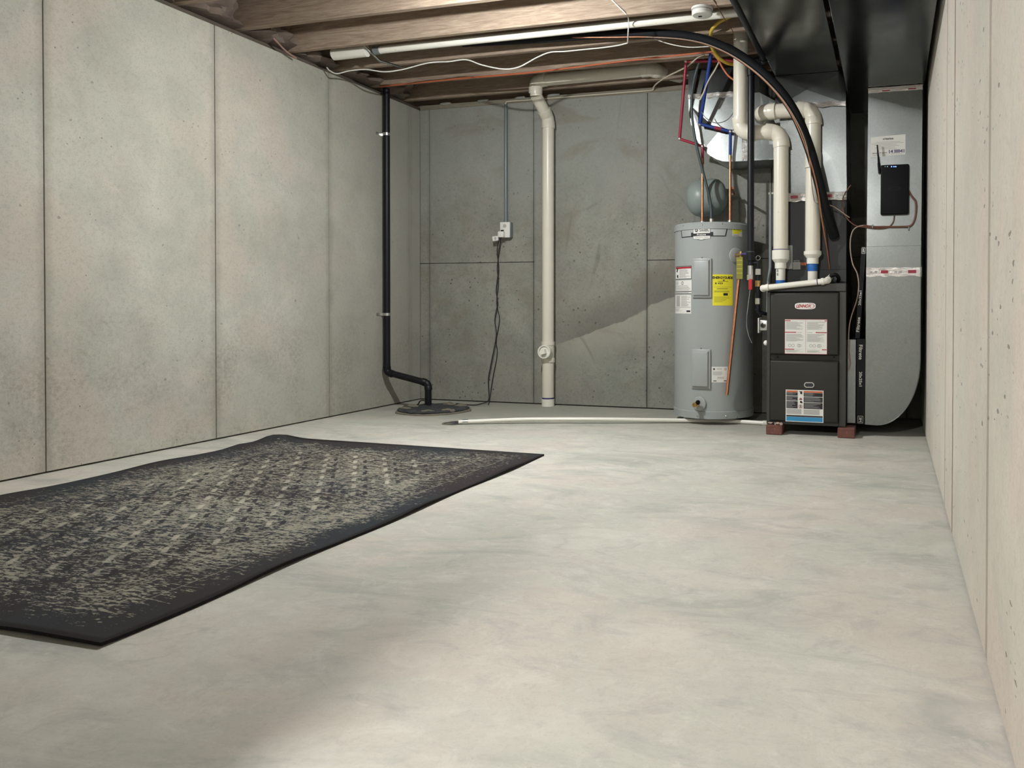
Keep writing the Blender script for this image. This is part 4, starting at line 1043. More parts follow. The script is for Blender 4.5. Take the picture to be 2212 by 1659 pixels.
# sight window in the lower door
u0, v0 = FS.uv(1738, 836); u1, v1 = FS.uv(1758, 827)
def stadium(b, e, d0, d1):
    h2 = (v1 - v0) / 2; cs = []
    for d in (d0, d1):
        ring = []
        for k in range(20):
            a = 2 * PI * k / 20; cxx = (u1 - h2 if math.cos(a) > 0 else u0 + h2)
            ring.append(b.verts.new(FS.at(cxx + math.cos(a) * (h2 + e), (v0 + v1) / 2 + math.sin(a) * (h2 + e), d)))
        cs.append(ring)
    for k in range(20): b.faces.new((cs[0][k], cs[0][(k + 1) % 20], cs[1][(k + 1) % 20], cs[1][k]))
    b.faces.new(cs[1])
bm = NB(); stadium(bm, .003, .0002, .004); obj('window_rim', bm, 'clamp', ld, smooth=30)
bm = NB(); stadium(bm, -.002, .0038, .0045); obj('sight_window', bm, 'coil', ld)
for x_ in (1679, 1801):
    c = FS.at(*FS.uv(x_, 771), -.014)
    obj('door_screw', lathe(NB(), [(.006, 0), (.006, .004), (0, .005)], c, (0, -1, 0), 12), 'black_pl', t, smooth=40)
# bricks
def brick(x0, x1, y0, label):
    rr_ = random.Random(int(x0 * -1000)); bm = NB(); box(bm, x0, x1, y0, y0 + .195, .0005, .0575, .004, 2)
    for v in bm.verts: v.co += Vector((rr_.uniform(-1, 1), rr_.uniform(-1, 1), 0)) * .0012
    return tag(obj('brick', bm, 'brick', None, ((x0 + x1) / 2, y0 + .1, 0)), label, 'brick')
p = PZ(1656, 937.6)
brick(-.703, -.610, 4.550, 'reddish brick with mortar crumbs under the furnace corner beside the white drain pipe')
brick(-.290, -.195, 4.550, 'clean reddish brick under the furnace corner beside the return air duct')
bm = NB()
for k in range(14):
    c = Vector((-.69 + rr.uniform(0, .085), 4.553 + rr.uniform(0, .003), .061 + rr.uniform(0, .010)))
    bmesh.ops.create_icosphere(bm, subdivisions=1, radius=rr.uniform(.004, .009), matrix=Matrix.Translation(c) @ Matrix.Diagonal((1.3, .5, .8, 1)))
o = obj('mortar_crumbs', bm, 'debris', bpy.data.objects['brick']); o['kind'] = 'stuff'
# coil cabinet on top
CX0, CX1, CY0, CZ0, CZ1 = -.628, -.254, 4.735, FZ1 + .001, 1.414
t = thing('coil_cabinet', 'dark grey cooling coil cabinet standing on top of the furnace', 'cabinet', ((CX0 + CX1) / 2, 5.0, CZ0))
obj('case', box(NB(), CX0, CX1, CY0, 5.28, CZ0, CZ1, .003, 1), 'coil', t)
obj('front_flange', box(NB(), CX0 + .0, CX1, CY0 - .006, CY0 - .0003, PY(1740, 612, CY0).z + .006, PY(1740, 583, CY0).z, .002, 1), 'coil', t)
FS_ = FS; FS = Flat(CY0 - .0001)
def cstick(x0, y0, x1, y1, mat, lab):
    u0, v0 = FS.uv(x0, y1); u1, v1 = FS.uv(x1, y0); bm = NB(); plate(bm, FS, u0, v0, u1, v1, .0003, .001, 1); o = obj('label', bm, mat, t); o['label'] = lab
    return o, u0, v0, u1, v1
o, u0, v0, u1, v1 = cstick(1700, 530, 1712, 581, 'paper_g', 'grey rating label')
bm = NB(); lines(bm, FS, u0 + .004, v0 + .01, u1 - .004, v1 - .008, 14, .0013, .4, .4, 5); obj('print', bm, 'ink_g', o, kind='stuff')
o, u0, v0, u1, v1 = cstick(1713, 566, 1729, 582, 'paper_g', 'small notice label')
bm = NB(); lines(bm, FS, u0 + .006, v0 + .003, u1 - .006, v1 - .004, 5, .0013, .35, .7, 5); obj('print', bm, 'ink_g', o, kind='stuff')
o, u0, v0, u1, v1 = cstick(1713, 561, 1738, 566, 'ink', 'black notice strip')
bm = NB(); text(bm, FS, 'NOTICE', u0 + .022, (v0 + v1) / 2, .036, .008, .0013); obj('print', bm, 'paper', o)
o, u0, v0, u1, v1 = cstick(1730, 567, 1741, 573, 'ink_o', 'orange sticker')
o, u0, v0, u1, v1 = cstick(1730, 574, 1741, 581, 'ink', 'black sticker')
FS = FS_

# ================================================================== DUCTS
PYF = 4.722
t = thing('supply_plenum', 'shiny sheet-metal plenum rising from the coil cabinet into the ceiling duct', 'duct', (-.46, 4.95, CZ1))
bm = NB()
zA, zB, zC = CZ1 + .001, 1.962, 2.154
secs = [[(-.612, 4.748), (-.254, PYF), (-.254, 5.26), (-.612, 5.26)], [(-.660, PYF), (-.262, PYF), (-.262, 5.26), (-.660, 5.26)]]
vA = [bm.verts.new((x, y, zA)) for x, y in secs[0]]; vB = [bm.verts.new((x, y, zB)) for x, y in secs[1]]
# front: flat panel plus a folded offset gusset
mk = bm.verts.new((-.345, PYF - .002, PY(1795, 340, PYF).z))
for f in ((vA[0], vA[1], mk), (vA[1], vB[1], mk), (vB[1], vB[0], mk), (vB[0], vA[0], mk)): bm.faces.new(f)
for i in (1, 2, 3): bm.faces.new((vA[i], vA[(i + 1) % 4], vB[(i + 1) % 4], vB[i]))
bm.faces.new(vA[::-1]); bm.faces.new(vB)
obj('lower_section', bm, 'galv', t)
bm = NB()
x0, x1, y0, y1 = -.680, -.262, PYF - .004, 5.262
vA = [bm.verts.new(p) for p in ((x0, y0, zB + .001), (x1, y0, zB + .001), (x1, y1, zB + .001), (x0, y1, zB + .001))]
vB = [bm.verts.new(p) for p in ((x0, y0, zC), (x1, y0, zC), (x1, y1, zC), (x0, y1, zC))]
ce = bm.verts.new(((x0 + x1) / 2 - .02, y0 - .003, (zB + zC) / 2))
q = (vA[0], vA[1], vB[1], vB[0])
for i in range(4): bm.faces.new((q[i], q[(i + 1) % 4], ce))
for i in (1, 2, 3): bm.faces.new((vA[i], vA[(i + 1) % 4], vB[(i + 1) % 4], vB[i]))
bm.faces.new(vA[::-1]); bm.faces.new(vB)
obj('cross_broken_collar', bm, 'galv_d', t)
def foil_strip(root, x0, x1, z0, z1, y, prints=(), seed=0, wav=.004):
    rr_ = random.Random(seed); bm = NB(); n = 16; lo = []; hi = []
    for k in range(n + 1):
        x = x0 + (x1 - x0) * k / n
        lo.append(bm.verts.new((x, y - rr_.uniform(.0006, .0022), z0 + rr_.uniform(-wav, wav)))); hi.append(bm.verts.new((x, y - rr_.uniform(.0006, .0022), z1 + rr_.uniform(-wav, wav) * .5)))
    md = [bm.verts.new((x0 + (x1 - x0) * k / n, y - rr_.uniform(.001, .003), (z0 + z1) / 2)) for k in range(n + 1)]
    for k in range(n): bm.faces.new((lo[k], lo[k + 1], md[k + 1], md[k])); bm.faces.new((md[k], md[k + 1], hi[k + 1], hi[k]))
    o = obj('foil_tape', bm, 'foil', root); o['label'] = 'crinkled foil tape with dark red print'
    if prints:
        bm = NB(); S_ = Flat(y - .0036)
        for a, b in prints: rect(bm, S_, x0 + (x1 - x0) * a, z0 + (z1 - z0) * .35, x0 + (x1 - x0) * b, z0 + (z1 - z0) * .7, 0, 1)
        obj('tape_print', bm, 'tape_red', o, kind='stuff')
        bm = NB()
        for a, b in zip([0] + [p[1] for p in prints], [p[0] for p in prints] + [1]):
            if b - a > .16: text(bm, S_, 'AF 100', x0 + (x1 - x0) * (a + b) / 2, (z0 + z1) / 2, (x1 - x0) * min(.13, (b - a) * .7), (z1 - z0) * .28, 0)
        obj('tape_lettering', bm, 'ink_g', o, kind='stuff')
foil_strip(t, -.614, -.254, PY(1780, 433, PYF).z, PY(1780, 415, PYF).z, PYF - .001, ((.08, .2), (.40, .5), (.62, .76)), 1)
foil_strip(t, -.682, -.262, zB - .016, zB + .012, PYF - .013, (), 2, .006)
# trunk ducts overhead
def trunk(name, label, x0, x1, y0, y1, z0, z1, mat, ribs):
    t = thing(name, label, 'duct', ((x0 + x1) / 2, (y0 + y1) / 2, z0))
    ys = [y0] + ribs + [y1]
    for a, b in zip(ys, ys[1:]):
        bm = NB(); box(bm, x0, x1, a + .001, b - .001, z0, z1, .002, 1)
        vs = [v for v in bm.verts]
        obj('duct_section', bm, mat, t)
    for r in ribs:
        bm = NB(); box(bm, x0 - .004, x1 + .004, r - .012, r + .012, z0 - .004, z1 + .004)
        obj('drive_cleat', bm, mat, t)
    return t
ta = trunk('supply_trunk_duct', 'rectangular sheet-metal supply duct hung under the joists over the furnace', -.681, -.304, YF + .4, 4.715, 2.156, 2.352, 'galv_d', [-1.4, .1, 1.6, 3.02])
tb_ = trunk('return_trunk_duct', 'wide sheet-metal return duct hung beside the right concrete wall', -.252, .176, YF + .4, 5.20, 2.014, 2.352, 'galv_d', [-1.5, 0, 1.5, 2.98])
RY = 4.662
t = thing('return_drop_duct', 'tall sheet-metal return duct with a rounded foot between furnace and right wall', 'duct', (.02, 4.95, .066))
ox0, ox1 = -.1405, .1655
out = [(ox0, .068), (-.075, .066)]
rc = .235
for k in range(13):
    a = -PI / 2 + PI / 2 * k / 12
    out.append((-.075 + rc * 1.023 * math.cos(a), .066 + .38 + .38 * math.sin(a)))
out += [(ox1, .52), (ox1, 1.106), (ox0 + .003, 1.106)]
obj('lower_section', prism_xz(NB(), out, RY, 5.2), 'galv', t)
out = [(ox0 + .004, 1.107), (ox1, 1.107), (ox1 + .003, 2.012), (ox0 + .009, 2.012)]
obj('upper_section', prism_xz(NB(), out, RY + .001, 5.2), 'galv', t)
bm = NB()
for pts in ([(ox1 - .001, RY - .003, 1.1), (ox1 - .001, RY - .003, .52)],):
    tube(bm, pts, .0025, 8)
arc = [Vector((x - .001, RY - .002, z)) for x, z in [( -.075 + rc * 1.023 * math.cos(-PI / 2 + PI / 2 * k / 12), .068 + .38 + .38 * math.sin(-PI / 2 + PI / 2 * k / 12)) for k in range(13)]]
tube(bm, arc + [Vector((ox1 - .001, RY - .002, .53))], .0025, 8)
obj('standing_seam', bm, 'galv', t, smooth=40)
z0, z1 = PY(1930, 597, RY).z, PY(1930, 578, RY).z
foil_strip(t, ox0 + .002, ox1 + .004, z0, z1, RY - .001, ((.27, .40), (.76, .90)), 3)
foil_strip(t, ox0 + .008, ox1 + .003, PY(1930, 198, RY).z, 2.0115, RY - .001, ((.26, .40), (.74, .88)), 4, .0015)
bm = NB(); rr_ = random.Random(5); gr = [[bm.verts.new((ox0 + .008 + (ox1 - ox0 - .005) * i / 16, RY - .002 - .05 * j / 3, 2.0125 - rr_.uniform(0, .002))) for j in range(4)] for i in range(17)]
for i in range(16):
    for j in range(3): bm.faces.new((gr[i][j], gr[i + 1][j], gr[i + 1][j + 1], gr[i][j + 1]))
obj('foil_tape', bm, 'foil', t)['label'] = 'crinkled foil tape under the trunk duct'
obj('side_connection', box(NB(), FX1 + .002, -.1925, RY + .004, 5.1, .070, .566, .003, 1), 'galv', t)
bm = NB(); bm2 = None
# filters
def filt(label, c0, c1, w, yf):
    """edge-on furnace filter: c0 bottom centre, c1 top centre (x,z)"""
    t = thing('furnace_filter', label, 'filter', (c0[0], yf + .3, c0[1]))
    d = Vector((c1[0] - c0[0], 0, c1[1] - c0[1])); L = d.length; d /= L; nx_ = Vector((d.z, 0, -d.x))
    def P(u, v, y): return Vector((c0[0], 0, c0[1])) + d * v + nx_ * u + Vector((0, y, 0))
    bm = NB()
    vs = [bm.verts.new(P(u, v, y)) for y in (yf, yf + .42) for u, v in ((-w / 2, 0), (w / 2, 0), (w / 2, L), (-w / 2, L))]
    for f in ((0, 1, 2, 3), (7, 6, 5, 4), (0, 4, 5, 1), (1, 5, 6, 2), (2, 6, 7, 3), (3, 7, 4, 0)): bm.faces.new([vs[i] for i in f])
    obj('card_frame', bm, 'blackcard', t)
    class SS:
        def at(s, u, v, dd): return P(u, v, yf - dd)
    return t, SS(), L
fy = RY - .006
t, SS, L_ = filt('black-framed air filter slid into the return duct beside the furnace', (-.1665, .070), (-.1665, .568), .046, fy)
bm = NB()
text(bm, SS, 'Filtrete', 0, L_ * .845, .085, .020, .0006, rot=-PI / 2, bold=.0006); text(bm, SS, '20x25x1', 0, L_ * .53, .085, .016, .0006, rot=-PI / 2, bold=.0006)
text(bm, SS, '3M', 0, .027, .026, .015, .0006, rot=-PI / 2, bold=.0004)
for u0, v0, u1, v1 in ((-.015, .006, .015, .008), (-.015, .046, .015, .048), (-.015, .006, -.0135, .048), (.0135, .006, .015, .048)): rect(bm, SS, u0, v0, u1, v1, .0006, 1)
obj('lettering', bm, 'paper', t, kind='stuff')
p0, p1 = PY(1857, 718, fy), PY(1873, 533, fy)
t, SS, L_ = filt('spare black-framed air filter leaning on the return duct above the slotted one', (-.186, .572), (-.1520, p1.z), .026, fy)
bm = NB()
text(bm, SS, 'Filtrete', -.001, L_ * .15, .085, .017, .0006, rot=PI / 2, bold=.0006); text(bm, SS, '20x25x1', -.001, L_ * .44, .085, .013, .0006, rot=PI / 2, bold=.0006)
text(bm, SS, '3M', 0, L_ - .022, .022, .012, .0006, rot=PI / 2, bold=.0004)
for u0, v0, u1, v1 in ((-.011, -.04, .011, -.038), (-.011, -.006, .011, -.004), (-.011, -.04, -.0095, -.004), (.0095, -.04, .011, -.004)): rect(bm, SS, u0, L_ + v0, u1, L_ + v1, .0006, 1)
obj('lettering', bm, 'paper', t, kind='stuff')
# radius elbow duct feeding the left branch
EY0, EY1 = 5.09, 5.40
t = thing('branch_elbow_duct', 'shiny rounded sheet-metal elbow duct above the water heater', 'duct', (-1.0, 5.2, 1.70))
zb0 = PY(1600, 348, EY0).z; xl = PY(1487, 230, EY0).x; zt = PY(1540, 207, EY0).z
out = [(-.70, zb0), (PY(1575, 347, EY0).x, zb0)]
xa, za = PY(1575, 347, EY0).x, zb0
for k in range(1, 11):
    a = PI / 2 * k / 10; out.append((xa - (xa - xl) * math.sin(a), zb0 + (zt - .03 - zb0) * (1 - math.cos(a))))
out += [(xl, zt), (PY(1640, 207, EY0).x, zt), (-.74, zt - .06), (-.70, zt - .10)]
bm = prism_xz(NB(), out, EY0, EY1)
obj('elbow_body', bm, 'galv', t, smooth=30)
bm = NB()   # cross-break gores proud of the cheek
g = [PY(x, y, EY0) for x, y in ((1490, 226), (1552, 284), (1524, 318))]
vs = [bm.verts.new(p + Vector((0, -.001, 0))) for p in g]; ap = bm.verts.new((g[0] + g[1] + g[2]) / 3 + Vector((0, -.010, 0)))
for i in range(3): bm.faces.new((vs[i], vs[(i + 1) % 3], ap))
obj('cross_break', bm, 'galv', t)
bm = NB(); box(bm, xl - .002, PY(1640, 207, EY0).x, EY0 + .004, EY1, zt + .002, JZ - .004); obj('riser', bm, 'galv_d', t)
foil_strip(t, xl - .004, PY(1590, 207, EY0).x, zt - .014, zt + .020, EY0 - .001, (), 6, .008)
x0 = PY(1603, 320, EY0).x
foil_strip(t, x0, x0 + .045, zb0 + .005, zb0 + .20, EY0 - .002, (), 7, .004)
obj('takeoff', box(NB(), -.70, -.664, EY0 + .02, EY1 - .15, zb0 + .005, 1.955), 'galv', t)

# ================================================================== FLUE AND INTAKE PIPES
VY = 4.664
def flue(name, label, top_pts, xb, ylen, yred):
    pts = top_pts; t = thing(name, label, 'pipe', (pts[-1].x, VY, FZ1))
    pipe_run(t, pts, .0445, .062, 'pvc', 'pvc', sock=1.12, slen=.75, seg=28)
    z1 = PY(xb, yred, VY).z; x = pts[-1].x; z2 = PY(xb, yred + ylen, VY).z
    obj('reducer', lathe(NB(), [(.030, z2 - .004), (.035, z2 - .003), (.035, z2 + .03), (.052, z2 + .052), (.0525, z1), (.046, z1 + .002)], (x, VY, 0), seg=32), 'pvc_w', t, smooth=35)
    obj('lower_pipe', tube(NB(), [(x, VY, FZ1 + .0005), (x, VY, z2 + .01)], .0285, 24), 'pvc_w', t, smooth=40)
    return t, x, z1, z2
xv = PY(1600, 150, VY).x; xd = PY(1687, 430, VY).x; zh = PY(1645, 286, VY).z
t, x, z1, z2 = flue('flue_pipe', 'white plastic flue pipe dropping from the ceiling to the furnace by the gas pipe', [Vector((xv, VY, JZ + .2)), Vector((xv, VY, zh + .004)), Vector((xd, VY, zh - .004)), Vector((xd, VY, PY(1687, 548, VY).z))], 1683, 38, 541)
sleeve(t, 'tape_ring', Vector((x, VY, z1 + .001)), Vector((x, VY, z1 + .006)), .0462, 'primer', 28)
bm = tube(NB(), [(x, VY, FZ1 + .001), (x, VY, FZ1 + .022)], .0292, 24); obj('blue_mark', bm, 'tape_blue', t, smooth=40)
bm = NB(); Sx = Flat(VY - .0292)
for k in range(7): rect(bm, Sx, x - .020, FZ1 + .05 + k * .022, x - .012, FZ1 + .065 + k * .022, 0, 1)
obj('pipe_print', bm, 'ink_g', t, kind='stuff')
xi = PY(1756, 420, VY).x; zi = PY(1700, 238, VY).z; xs = PY(1652, 236, VY).x
t, x, z1, z2 = flue('intake_pipe', 'white plastic intake pipe turning behind the black line into the furnace top', [Vector((xs - .03, VY + .35, zi)), Vector((xs - .03, VY + .012, zi)), Vector((xi, VY + .012, zi)), Vector((xi, VY, PY(1754, 554, VY).z))], 1753, 26, 543)
zc_ = PY(1757, 363, VY).z
sleeve(t, 'coupling', Vector((x, VY, zc_ - .0)), Vector((x, VY, zc_ + .09)), .0475, 'pvc', 28)
zz = PY(1752, 578, VY).z
bm = tube(NB(), [(x, VY, zz - .022), (x, VY, zz - .008), (x, VY, zz + .016), (x, VY, zz + .024)], [.0295, .0305, .031, .0292], 24)
obj('blue_tape', bm, 'tape_blue', t, smooth=40)
# condensate tube in front of the furnace top
ky = FY - .035
k0, k1 = PY(1648, 622, ky), PY(1786, 607, ky)
t = thing('condensate_tube', 'white plastic drain tube lying across the furnace top edge', 'pipe', k0)
pipe_run(t, [k0 + Vector((-.004, .09, -.006)), k0, k1, k1 + Vector((.012, .11, .026))], .0165, .022, 'pvc_w', 'pvc_w', sock=1.22, slen=.8)
sleeve(t, 'primer_ring', k1 + (k0 - k1).normalized() * .056, k1 + (k0 - k1).normalized() * .051, .0172, 'primer')
c = k1 + Vector((.045, .06, .018))
obj('trap_hose', tube(NB(), spline([c + Vector((-.03, 0, .01)), c + Vector((.0, -.01, .02)), c + Vector((.018, .01, .0)), c + Vector((.012, .03, -.02))], 6), .011, 10), 'black_pl', t, smooth=60)

# ================================================================== GAS LINE
gy = 4.588; gx = PY(1622, 350, gy).x
zt2 = PY(1628, 100, gy).z
t = thing('gas_pipe', 'black iron gas pipe dropping beside the flue to a valve at the furnace', 'pipe', (gx, gy, .6))
zv = PY(1618, 545, gy).z
pts = [Vector((-.735, 1.2, 2.20)), Vector((-.735, gy - .02, 2.20)), Vector((gx, gy, 2.185)), Vector((gx, gy, zv))]
obj('pipe', tube(NB(), [(-.722, .3, 2.215), (-.722, gy - .01, 2.215)], .021, 16), 'iron', t, smooth=40)
obj('pipe', tube(NB(), [(gx, gy, 2.20), (gx, gy, zv)], .0205, 18), 'iron', t, smooth=40)
obj('elbow', tube(NB(), spline([(-.722, gy - .05, 2.215), (-.735, gy - .01, 2.216), (gx + .03, gy, 2.213), (gx, gy, 2.18), (gx, gy, 2.13)], 6), .026, 16), 'iron', t, smooth=50)
obj('blue_mark', tube(NB(), [(gx, gy, zv), (gx, gy, zv + .005)], .0245, 16), 'whip', t, smooth=40)
z = zv
for hh, r, mt, nm in ((.05, .026, 'iron', 'reducer'), (.03, .018, 'iron', 'nipple'), (.055, .017, 'clamp', 'valve_body'), (.03, .022, 'clamp', 'hex_nut')):
    obj(nm, tube(NB(), [(gx, gy, z), (gx, gy, z - hh)], r, 8 if nm == 'hex_nut' else 16), mt, t, smooth=30); z -= hh
hz_ = z
obj('valve_handle', box(NB(), gx - .006, gx + .016, gy - .036, gy - .022, z - .060, z + .004, .004), 'handle_red', t)['label'] = 'red valve handle'
g2 = gx + .045
bm = tube(NB(), [(gx, gy, zv - .06), (g2, gy, zv - .065)], .012, 12); obj('tee_arm', bm, 'iron', t, smooth=40)
zq = PY(1628, 675, gy).z
pts = [Vector((g2, gy, zv - .05)), Vector((g2, gy, zq)), Vector((FX0 - .001, gy + .04, zq - .01))]
pipe_run(t, pts, .0105, .018, 'iron', 'iron', sock=1.5, slen=1.0)
for zz, mt in ((zv - .10, 'clamp'), (zv - .17, 'brass'), (zv - .24, 'iron'), (zv - .275, 'clamp')):
    if zz > zq + .03: obj('union_nut', tube(NB(), [(g2, gy, zz), (g2, gy, zz - .035)], .0165, 8), mt, t, smooth=25)
bm = tube(NB(), [Vector((g2 + .002 + math.cos(a) * .013, gy - .012, zv - .035 + math.sin(a) * .013)) for a in [2 * PI * k / 16 for k in range(17)]], .002, 6)
obj('tag_ring', bm, 'clamp', t, smooth=60)
obj('tag_wire', tube(NB(), spline([(gx + .004, gy - .03, hz_ - .05), PY(1613, 690, gy - .03), PY(1616, 720, gy - .03), PY(1624, 741, gy - .02)], 6), .002, 6), 'ink_g', t, smooth=60)
# electrical switch on the furnace side
s0 = PY(1641, 703, 4.60)
t = thing('service_switch', 'small grey switch box with white plate on the furnace side', 'switch', (FX0 - .03, 4.62, s0.z - .04))
obj('box', box(NB(), FX0 - .050, FX0 - .0005, 4.605, 4.70, s0.z - .030, s0.z + .032, .004), 'clamp', t, smooth=40)
obj('cover_plate', box(NB(), FX0 - .057, FX0 - .0505, 4.595, 4.715, s0.z - .045, s0.z + .045, .002), 'white', t, smooth=40)
obj('knockout', lathe(NB(), [(.016, 0), (.016, .002), (.011, .003), (0, .003)], (FX0 - .026, 4.6045, s0.z), (0, -1, 0), 20), 'galv_d', t, smooth=40)
cgx = PY(1664, 500, 4.75).x
t = thing('furnace_conduit', 'thin grey conduit standing behind the furnace flue pipe', 'conduit', (cgx, 4.75, .70))
obj('conduit', tube(NB(), [(FX0 - .016, 4.715, .70), (FX0 - .016, 4.735, .90), (cgx, 4.76, 1.0), (cgx, 4.76, PY(1664, 415, 4.76).z)], .0105, 12), 'pvc_g', t, smooth=40)
zz = PY(1664, 418, 4.76).z
obj('bushing', tube(NB(), [(cgx - .012, 4.76, zz), (cgx + .02, 4.76, zz)], .008, 10), 'cream', t, smooth=40)
p = PY(1656, 741, 4.60)
tag(obj('cable_plug', lathe(NB(), [(.0, -.016), (.010, -.014), (.016, -.004), (.016, .004), (.010, .014), (0, .016)], (FX0 - .009, 4.612, p.z), (0, 0, 1), 16), 'white', None, (FX0 - .009, 4.612, p.z), 50), 'small white rounded plug on the furnace side below the switch', 'plug')

# ================================================================== REFRIGERANT LINE
ln = [Vector((0, 0, 0)), PY(1180, 82, 4.34), PY(1300, 74, 4.36), PY(1400, 73, 4.38), PY(1480, 78, 4.40), PY(1540, 92, 4.42), PY(1600, 122, 4.44), PY(1660, 170, 4.45), PY(1710, 232, 4.47), PY(1745, 310, 4.50), PY(1768, 390, 4.56), PY(1785, 460, 4.63), PY(1803, 512, 4.715)]
ln[0] = PY(1000, 92, 4.33)
sp = spline(ln, 7)
t = thing('refrigerant_line', 'thick black foam-sleeved refrigerant line with a thin copper line arching to the coil cabinet', 'hose', sp[-1])
k = int(len(sp) * .47)
obj('foam_sleeve', tube(NB(), sp[:k], .0275, 16), 'rubber', t, smooth=60)
obj('foam_sleeve', tube(NB(), sp[k - 1:], .0295, 16), 'rubber', t, smooth=60)
cl = [p + Vector((-.008, -.024, -.026)) for p in ln[1:-1]]; cl[0] = PY(1100, 80, 4.32)
cl += [PY(1775, 470, 4.60), PY(1785, 530, 4.68), PY(1792, 582, 4.725)]
cable('copper_line', cl[:-4] + cl[-3:], .0050, 'copper_old', parent=t)['label'] = 'thin copper line'
cw = [p + Vector((.000, -.034, -.030)) for p in ln[3:-3]] + [PY(1757, 425, 4.60), PY(1768, 437, 4.60), PY(1800, 446, 4.62), PY(1835, 470, 4.64)]
cable('control_wire', cw, .0030, 'tan', parent=t)['label'] = 'thin tan control wire'

# ================================================================== CONTROL BOX ON THE DUCT
y0 = RY - .0015
p0, p1 = PY(1902, 464, RY - .03), PY(1964, 354, RY - .03)
t = thing('network_controller', 'black flat control box with blue lights and antenna on the return duct', 'controller', ((p0.x + p1.x) / 2, RY, p0.z))
obj('housing', box(NB(), p0.x, p1.x, RY - .036, y0, p0.z, p1.z, .008, 3), 'black_pl', t, smooth=40)
S = Flat(RY - .036)
bm = NB()
for x_, r_ in ((1917, .002), (1912, .0015)):
    u, v = S.uv(x_, 360); disc(bm, S, u, v, r_, .0004, 0, 10)
obj('indicator_light', bm, 'led_w', t)
bm = NB()
for x_ in (1926, 1931, 1935):
    u, v = S.uv(x_, 360); disc(bm, S, u, v, .0032, .0004, 0, 10)
obj('indicator_light', bm, 'led', t)
u, v = S.uv(1932, 407); bm = NB(); disc(bm, S, u, v, .010, .0004, .008, 24, 3.4); obj('embossed_ring', bm, 'blackcard', t)
a0, a1 = PY(1900, 374, RY - .025), PY(1895, 313, RY - .025)
obj('antenna', tube(NB(), [a0, a0.lerp(a1, .35), a0.lerp(a1, .36), a1], [.0075, .0075, .006, .0035], 12), 'black_pl', t, smooth=40)
obj('antenna_hinge', tube(NB(), [a0 + Vector((0, 0, .008)), Vector((p0.x + .006, a0.y, a0.z + .008))], .006, 10), 'black_pl', t, smooth=40)
# paper notice
S = Flat(RY)
u0, v0 = S.uv(1881, 339); u1, v1 = S.uv(1956, 291)
t = thing('paper_notice', 'white paper service notice stuck on the return duct above the control box', 'notice', ((u0 + u1) / 2, RY, v0))
bm = NB(); quad(bm, S, ((u0, v0 - .004), (u1, v0 + .004), (u1, v1 + .003), (u0, v1 - .004)), .0012, 1)
r_ = bmesh.ops.extrude_face_region(bm, geom=bm.faces[:]); bmesh.ops.translate(bm, verts=[g for g in r_['geom'] if isinstance(g, bmesh.types.BMVert)], vec=(0, .0008, 0))
po = obj('sheet', bm, 'paper', t)
W_, H_ = u1 - u0, v1 - v0
bm = NB(); text(bm, S, 'ATTENTION', u0 + W_ * .50, v0 + H_ * .84, W_ * .30, H_ * .075, .0016, bold=.0006)
text(bm, S, '(816)  79 8275', u0 + W_ * .26, v0 + H_ * .16, W_ * .42, H_ * .06, .0016, bold=.0003)
obj('lettering', bm, 'ink', t, kind='stuff')
bm = NB(); text(bm, S, '14', u0 + W_ * .585, v0 + H_ * .22, W_ * .11, H_ * .16, .0016, bold=.0008); text(bm, S, '41', u0 + W_ * .91, v0 + H_ * .22, W_ * .11, H_ * .16, .0016, bold=.0008)
for k in range(6):
    xk = u0 + W_ * (.665 + k * .030); yk = v0 + H_ * .22; hh = H_ * .08
    quad(bm, S, ((xk, yk - hh), (xk + .004, yk - hh), (xk + .009, yk), (xk + .005, yk)), .0016, 1); quad(bm, S, ((xk + .005, yk), (xk + .009, yk), (xk + .004, yk + hh), (xk, yk + hh)), .0016, 1)
obj('logo_print', bm, 'primer', t, kind='stuff')
bm = NB()
for k, (a, b) in enumerate(((.15, .85), (.02, .95), (.1, .75), (.2, .82), (.12, .70), (.25, .75))): rect(bm, S, u0 + W_ * a, v0 + H_ * (.685 - k * .066), u0 + W_ * b, v0 + H_ * (.70 - k * .066), .0016, 1)
rect(bm, S, u0 + W_ * .05, v0 + H_ * .06, u0 + W_ * .46, v0 + H_ * .075, .0016, 1); rect(bm, S, u0 + W_ * .58, v0 + H_ * .08, u0 + W_ * .90, v0 + H_ * .095, .0016, 1)
obj('body_print', bm, 'ink_g', t, kind='stuff')
# thermostat wires
wy_ = RY - .012
b_ = [PY(x, y, wy_ - dy) for x, y, dy in ((1963, 412, .012), (1970, 424, .01), (1978, 436, .006), (1979, 455, .004), (1975, 476, .002), (1966, 488, .001), (1945, 490, .0), (1915, 490, .0), (1888, 490, .0), (1865, 487, .0), (1846, 494, .0), (1838, 512, .0), (1837, 540, .004), (1842, 570, .01), (1852, 592, .014), (1855, 620, .018), (1850, 650, .02), (1840, 680, .02), (1834, 710, .02), (1833, 760, .01), (1836, 785, .0), (1832, 800, -.0))]
cable('thermostat_wire', b_[:10], .0058, 'brown', 'brown bundled thermostat cable looping from the control box across the duct', 'wire')
cable('thermostat_wire', b_[8:], .0036, 'tan', 'tan thermostat wire hanging down beside the furnace to its side', 'wire')
cable('thermostat_wire', [PY(x, y, wy_) for x, y in ((1932, 466), (1929, 480), (1918, 491), (1898, 494), (1870, 491), (1848, 487), (1830, 472), (1820, 450), (1822, 425), (1832, 408), (1838, 400))], .0034, 'brown', 'thin brown wire looping from the control box to the plenum edge', 'wire')
